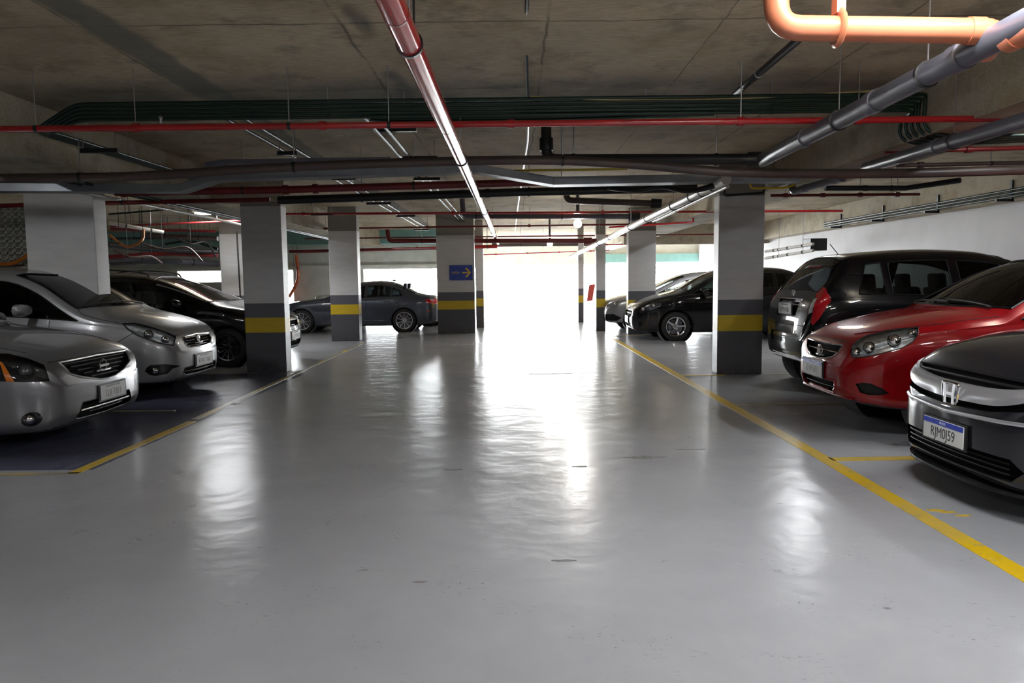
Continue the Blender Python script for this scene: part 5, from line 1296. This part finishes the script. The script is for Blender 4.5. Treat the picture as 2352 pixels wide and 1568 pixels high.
# ---- black hatchback behind the near right column, nose to the aisle ----------------
def onyx_hatch():
    L, W, H, xf, wb = 3.93, 1.70, 1.48, .87, 2.53
    w, zb = body_keys(L, xf, wb, .52)
    zt = [(0, .56), (.02, .64), (.06, .70), (.15, .765), (.35, .85), (.7, .94), (.95, 1.0), (1.12, 1.06), (1.8, 1.38), (2.1, 1.455), (2.5, 1.48), (3.1, 1.46), (3.5, 1.36), (3.75, 1.1), (3.88, .95), (L, .75)]
    zs = [(0, .52), (.1, .66), (.3, .76), (.6, .84), (1.0, .90), (1.5, .93), (3.4, 1.03), (L, .9)]
    c = Car('black_car', 'glossy black hatchback with bright alloy wheel, behind the near right column', 'car', (2.53, 15.9, 0), 0, L, W, H, zt, zs, zb, w, P_BLACK, None, zk=1.05, crown=[(0, .06), (1.1, .10), (1.9, .085), (L, .07)])
    c.windscreen(1.0, 1.86); c.side_windows([(1.12, 2.15, .12, 0), (2.23, 2.95, 0, 0), (3.0, 3.3, 0, -.1)], mat=M['glass'])
    c.front('grille', [(-.40, .64), (.40, .64), (.40, .54), (.30, .48), (-.30, .48), (-.40, .54)], M['void'], depth=.03, edge=M['chrome'], edge_r=.009)
    c.bar('grille_bar', [(0, -.38, .58), (0, .38, .58)], (1, 0, 0), .012, M['chrome'], off=.005)
    c.front('lower_intake', [(-.36, .38), (.36, .38), (.32, .28), (-.32, .28)], M['void'], depth=.03)
    c.corner('headlight', [(.10, .58, .64), (.146, .624, .69), (.234, .649, .767), (.409, .692, .841), (.60, .76, .83), (.562, .76, .749), (.404, .726, .668), (.187, .657, .612)], (.62, -.78, 0), M['reflector'],
             lamp=dict(depth=.045, mat=M['dreflector'], bulbs=[(.2, .65, .68, .045), (.4, .72, .755, .045)]))
    c.corner('fog_lamp', [(.15, .64 + .05 * math.cos(a), .36 + .045 * math.sin(a)) for a in [2 * PI * k / 12 for k in range(12)]], (.9, -.43, 0), M['trim'], depth=.02, test=lambda q: q.x < 1)
    c.plate((0, 0, .44), (1, 0, 0), 'LRK 5203', 'grey')
    c.seams([([(1.25, -1, .93), (1.2, -1, .6), (1.2, -1, .25)], (0, 1, 0)), ([(2.19, -1, .98), (2.19, -1, .3)], (0, 1, 0)), ([(.62, -1, .72), (.55, -1, .6)], (0, 1, 0))])
    c.bar('shoulder_crease', [(1.3, -1, .82), (3.2, -1, .86)], (0, 1, 0), .01, P_BLACK, off=.003)
    c.handles([(2.05, .84), (2.85, .88)]); c.mirror(1.45, .98, P_BLACK); c.wipers(1.02); c.cabin(1.0, 3.2)
    c.wheels_build(xf, xf + wb, .31, .20, 5, M['chrome']); c.finish()
onyx_hatch()

# ---- silver grey SUV beyond it ------------------------------------------------------
def grey_suv():
    L, W, H, xf, wb = 4.3, 1.76, 1.48, .80, 2.6
    w, zb = body_keys(L, xf, wb, .55)
    zb = [(a, b + .03) for a, b in zb]
    zt = [(0, .60), (.02, .69), (.07, .76), (.18, .83), (.4, .89), (.8, .97), (1.1, 1.03), (1.25, 1.09), (1.9, 1.38), (2.2, 1.45), (2.6, 1.48), (3.2, 1.44), (3.7, 1.25), (4.0, 1.08), (4.2, 1.03), (L, .8)]
    zs = [(0, .52), (.1, .66), (.3, .76), (.6, .84), (1.0, .90), (3.6, 1.0), (L, .88)]
    c = Car('grey_car', 'silver grey car with dark front fog recess, behind the black hatchback', 'car', (2.28, 18.55, 0), 0, L, W, H, zt, zs, zb, w, P_GREY, None, crown=.09)
    c.windscreen(1.10, 1.96, mat=M['glass']); c.side_windows([(1.25, 2.3, .12, 0), (2.38, 3.1, 0, 0), (3.16, 3.45, 0, -.1)], mat=M['glass'])
    c.front('grille', [(-.36, .66), (.36, .66), (.32, .56), (-.32, .56)], M['void'], depth=.03, edge=M['chrome'])
    c.corner('headlight', [(.10, .48, .66), (.2, .6, .73), (.45, .76, .80), (.60, .82, .81), (.5, .83, .73), (.2, .7, .64), (.1, .5, .62)], (.65, -.76, 0), M['reflector'], lamp=dict(depth=.04, bulbs=[(.25, .68, .70, .05)]))
    c.corner('fog_recess', [(.03, .48, .44), (.2, .70, .45), (.35, .79, .36), (.25, .74, .28), (.05, .50, .28)], (.75, -.66, 0), M['trim'], depth=.03)
    c.front('lower_intake', [(-.42, .42), (.42, .42), (.4, .30), (-.4, .30)], M['void'], depth=.03)
    c.plate((0, 0, .49), (1, 0, 0), 'KPN 9127', 'grey')
    c.seams([([(1.3, -1, .96), (1.25, -1, .3)], (0, 1, 0)), ([(2.34, -1, 1.0), (2.34, -1, .3)], (0, 1, 0))])
    c.mirror(1.5, .96, P_GREY); c.cabin(1.1, 3.5); c.wheels_build(xf, xf + wb, .33, .21, 5, M['satin']); c.finish()
grey_suv()

# ---- white saloon mostly hidden behind the dark blue one -----------------------------
def white_saloon():
    L, W, H, xf, wb = 4.3, 1.72, 1.44, .84, 2.55
    w, zb = body_keys(L, xf, wb, .55)
    zt = [(0, .60), (.06, .74), (.3, .83), (.9, .95), (1.2, 1.0), (1.9, 1.34), (2.3, 1.42), (2.8, 1.43), (3.5, 1.2), (3.9, 1.05), (4.2, 1.03), (L, .8)]
    zs = [(0, .52), (.3, .72), (.9, .86), (3.5, .95), (L, .88)]
    c = Car('white_car', 'white car almost hidden behind the dark blue saloon, one wheel showing', 'car', (-1.62, 21.8, 0), PI, L, W, H, zt, zs, zb, w, P_WHITE, None, zk=.9)
    c.windscreen(1.15, 1.95); c.side_windows([(1.3, 2.3, .1, 0), (2.38, 3.2, 0, 0)])
    c.corner('headlight', [(.1, .5, .70), (.4, .78, .76), (.4, .82, .68), (.1, .55, .62)], (.8, -.6, 0), M['reflector'], lamp=dict(depth=.03, bulbs=[(.2, .65, .69, .04)]))
    c.mirror(1.5, .95, P_WHITE); c.wheels_build(xf, xf + wb, .31, .21, 7, M['satin'], style='thin'); c.finish()
white_saloon()
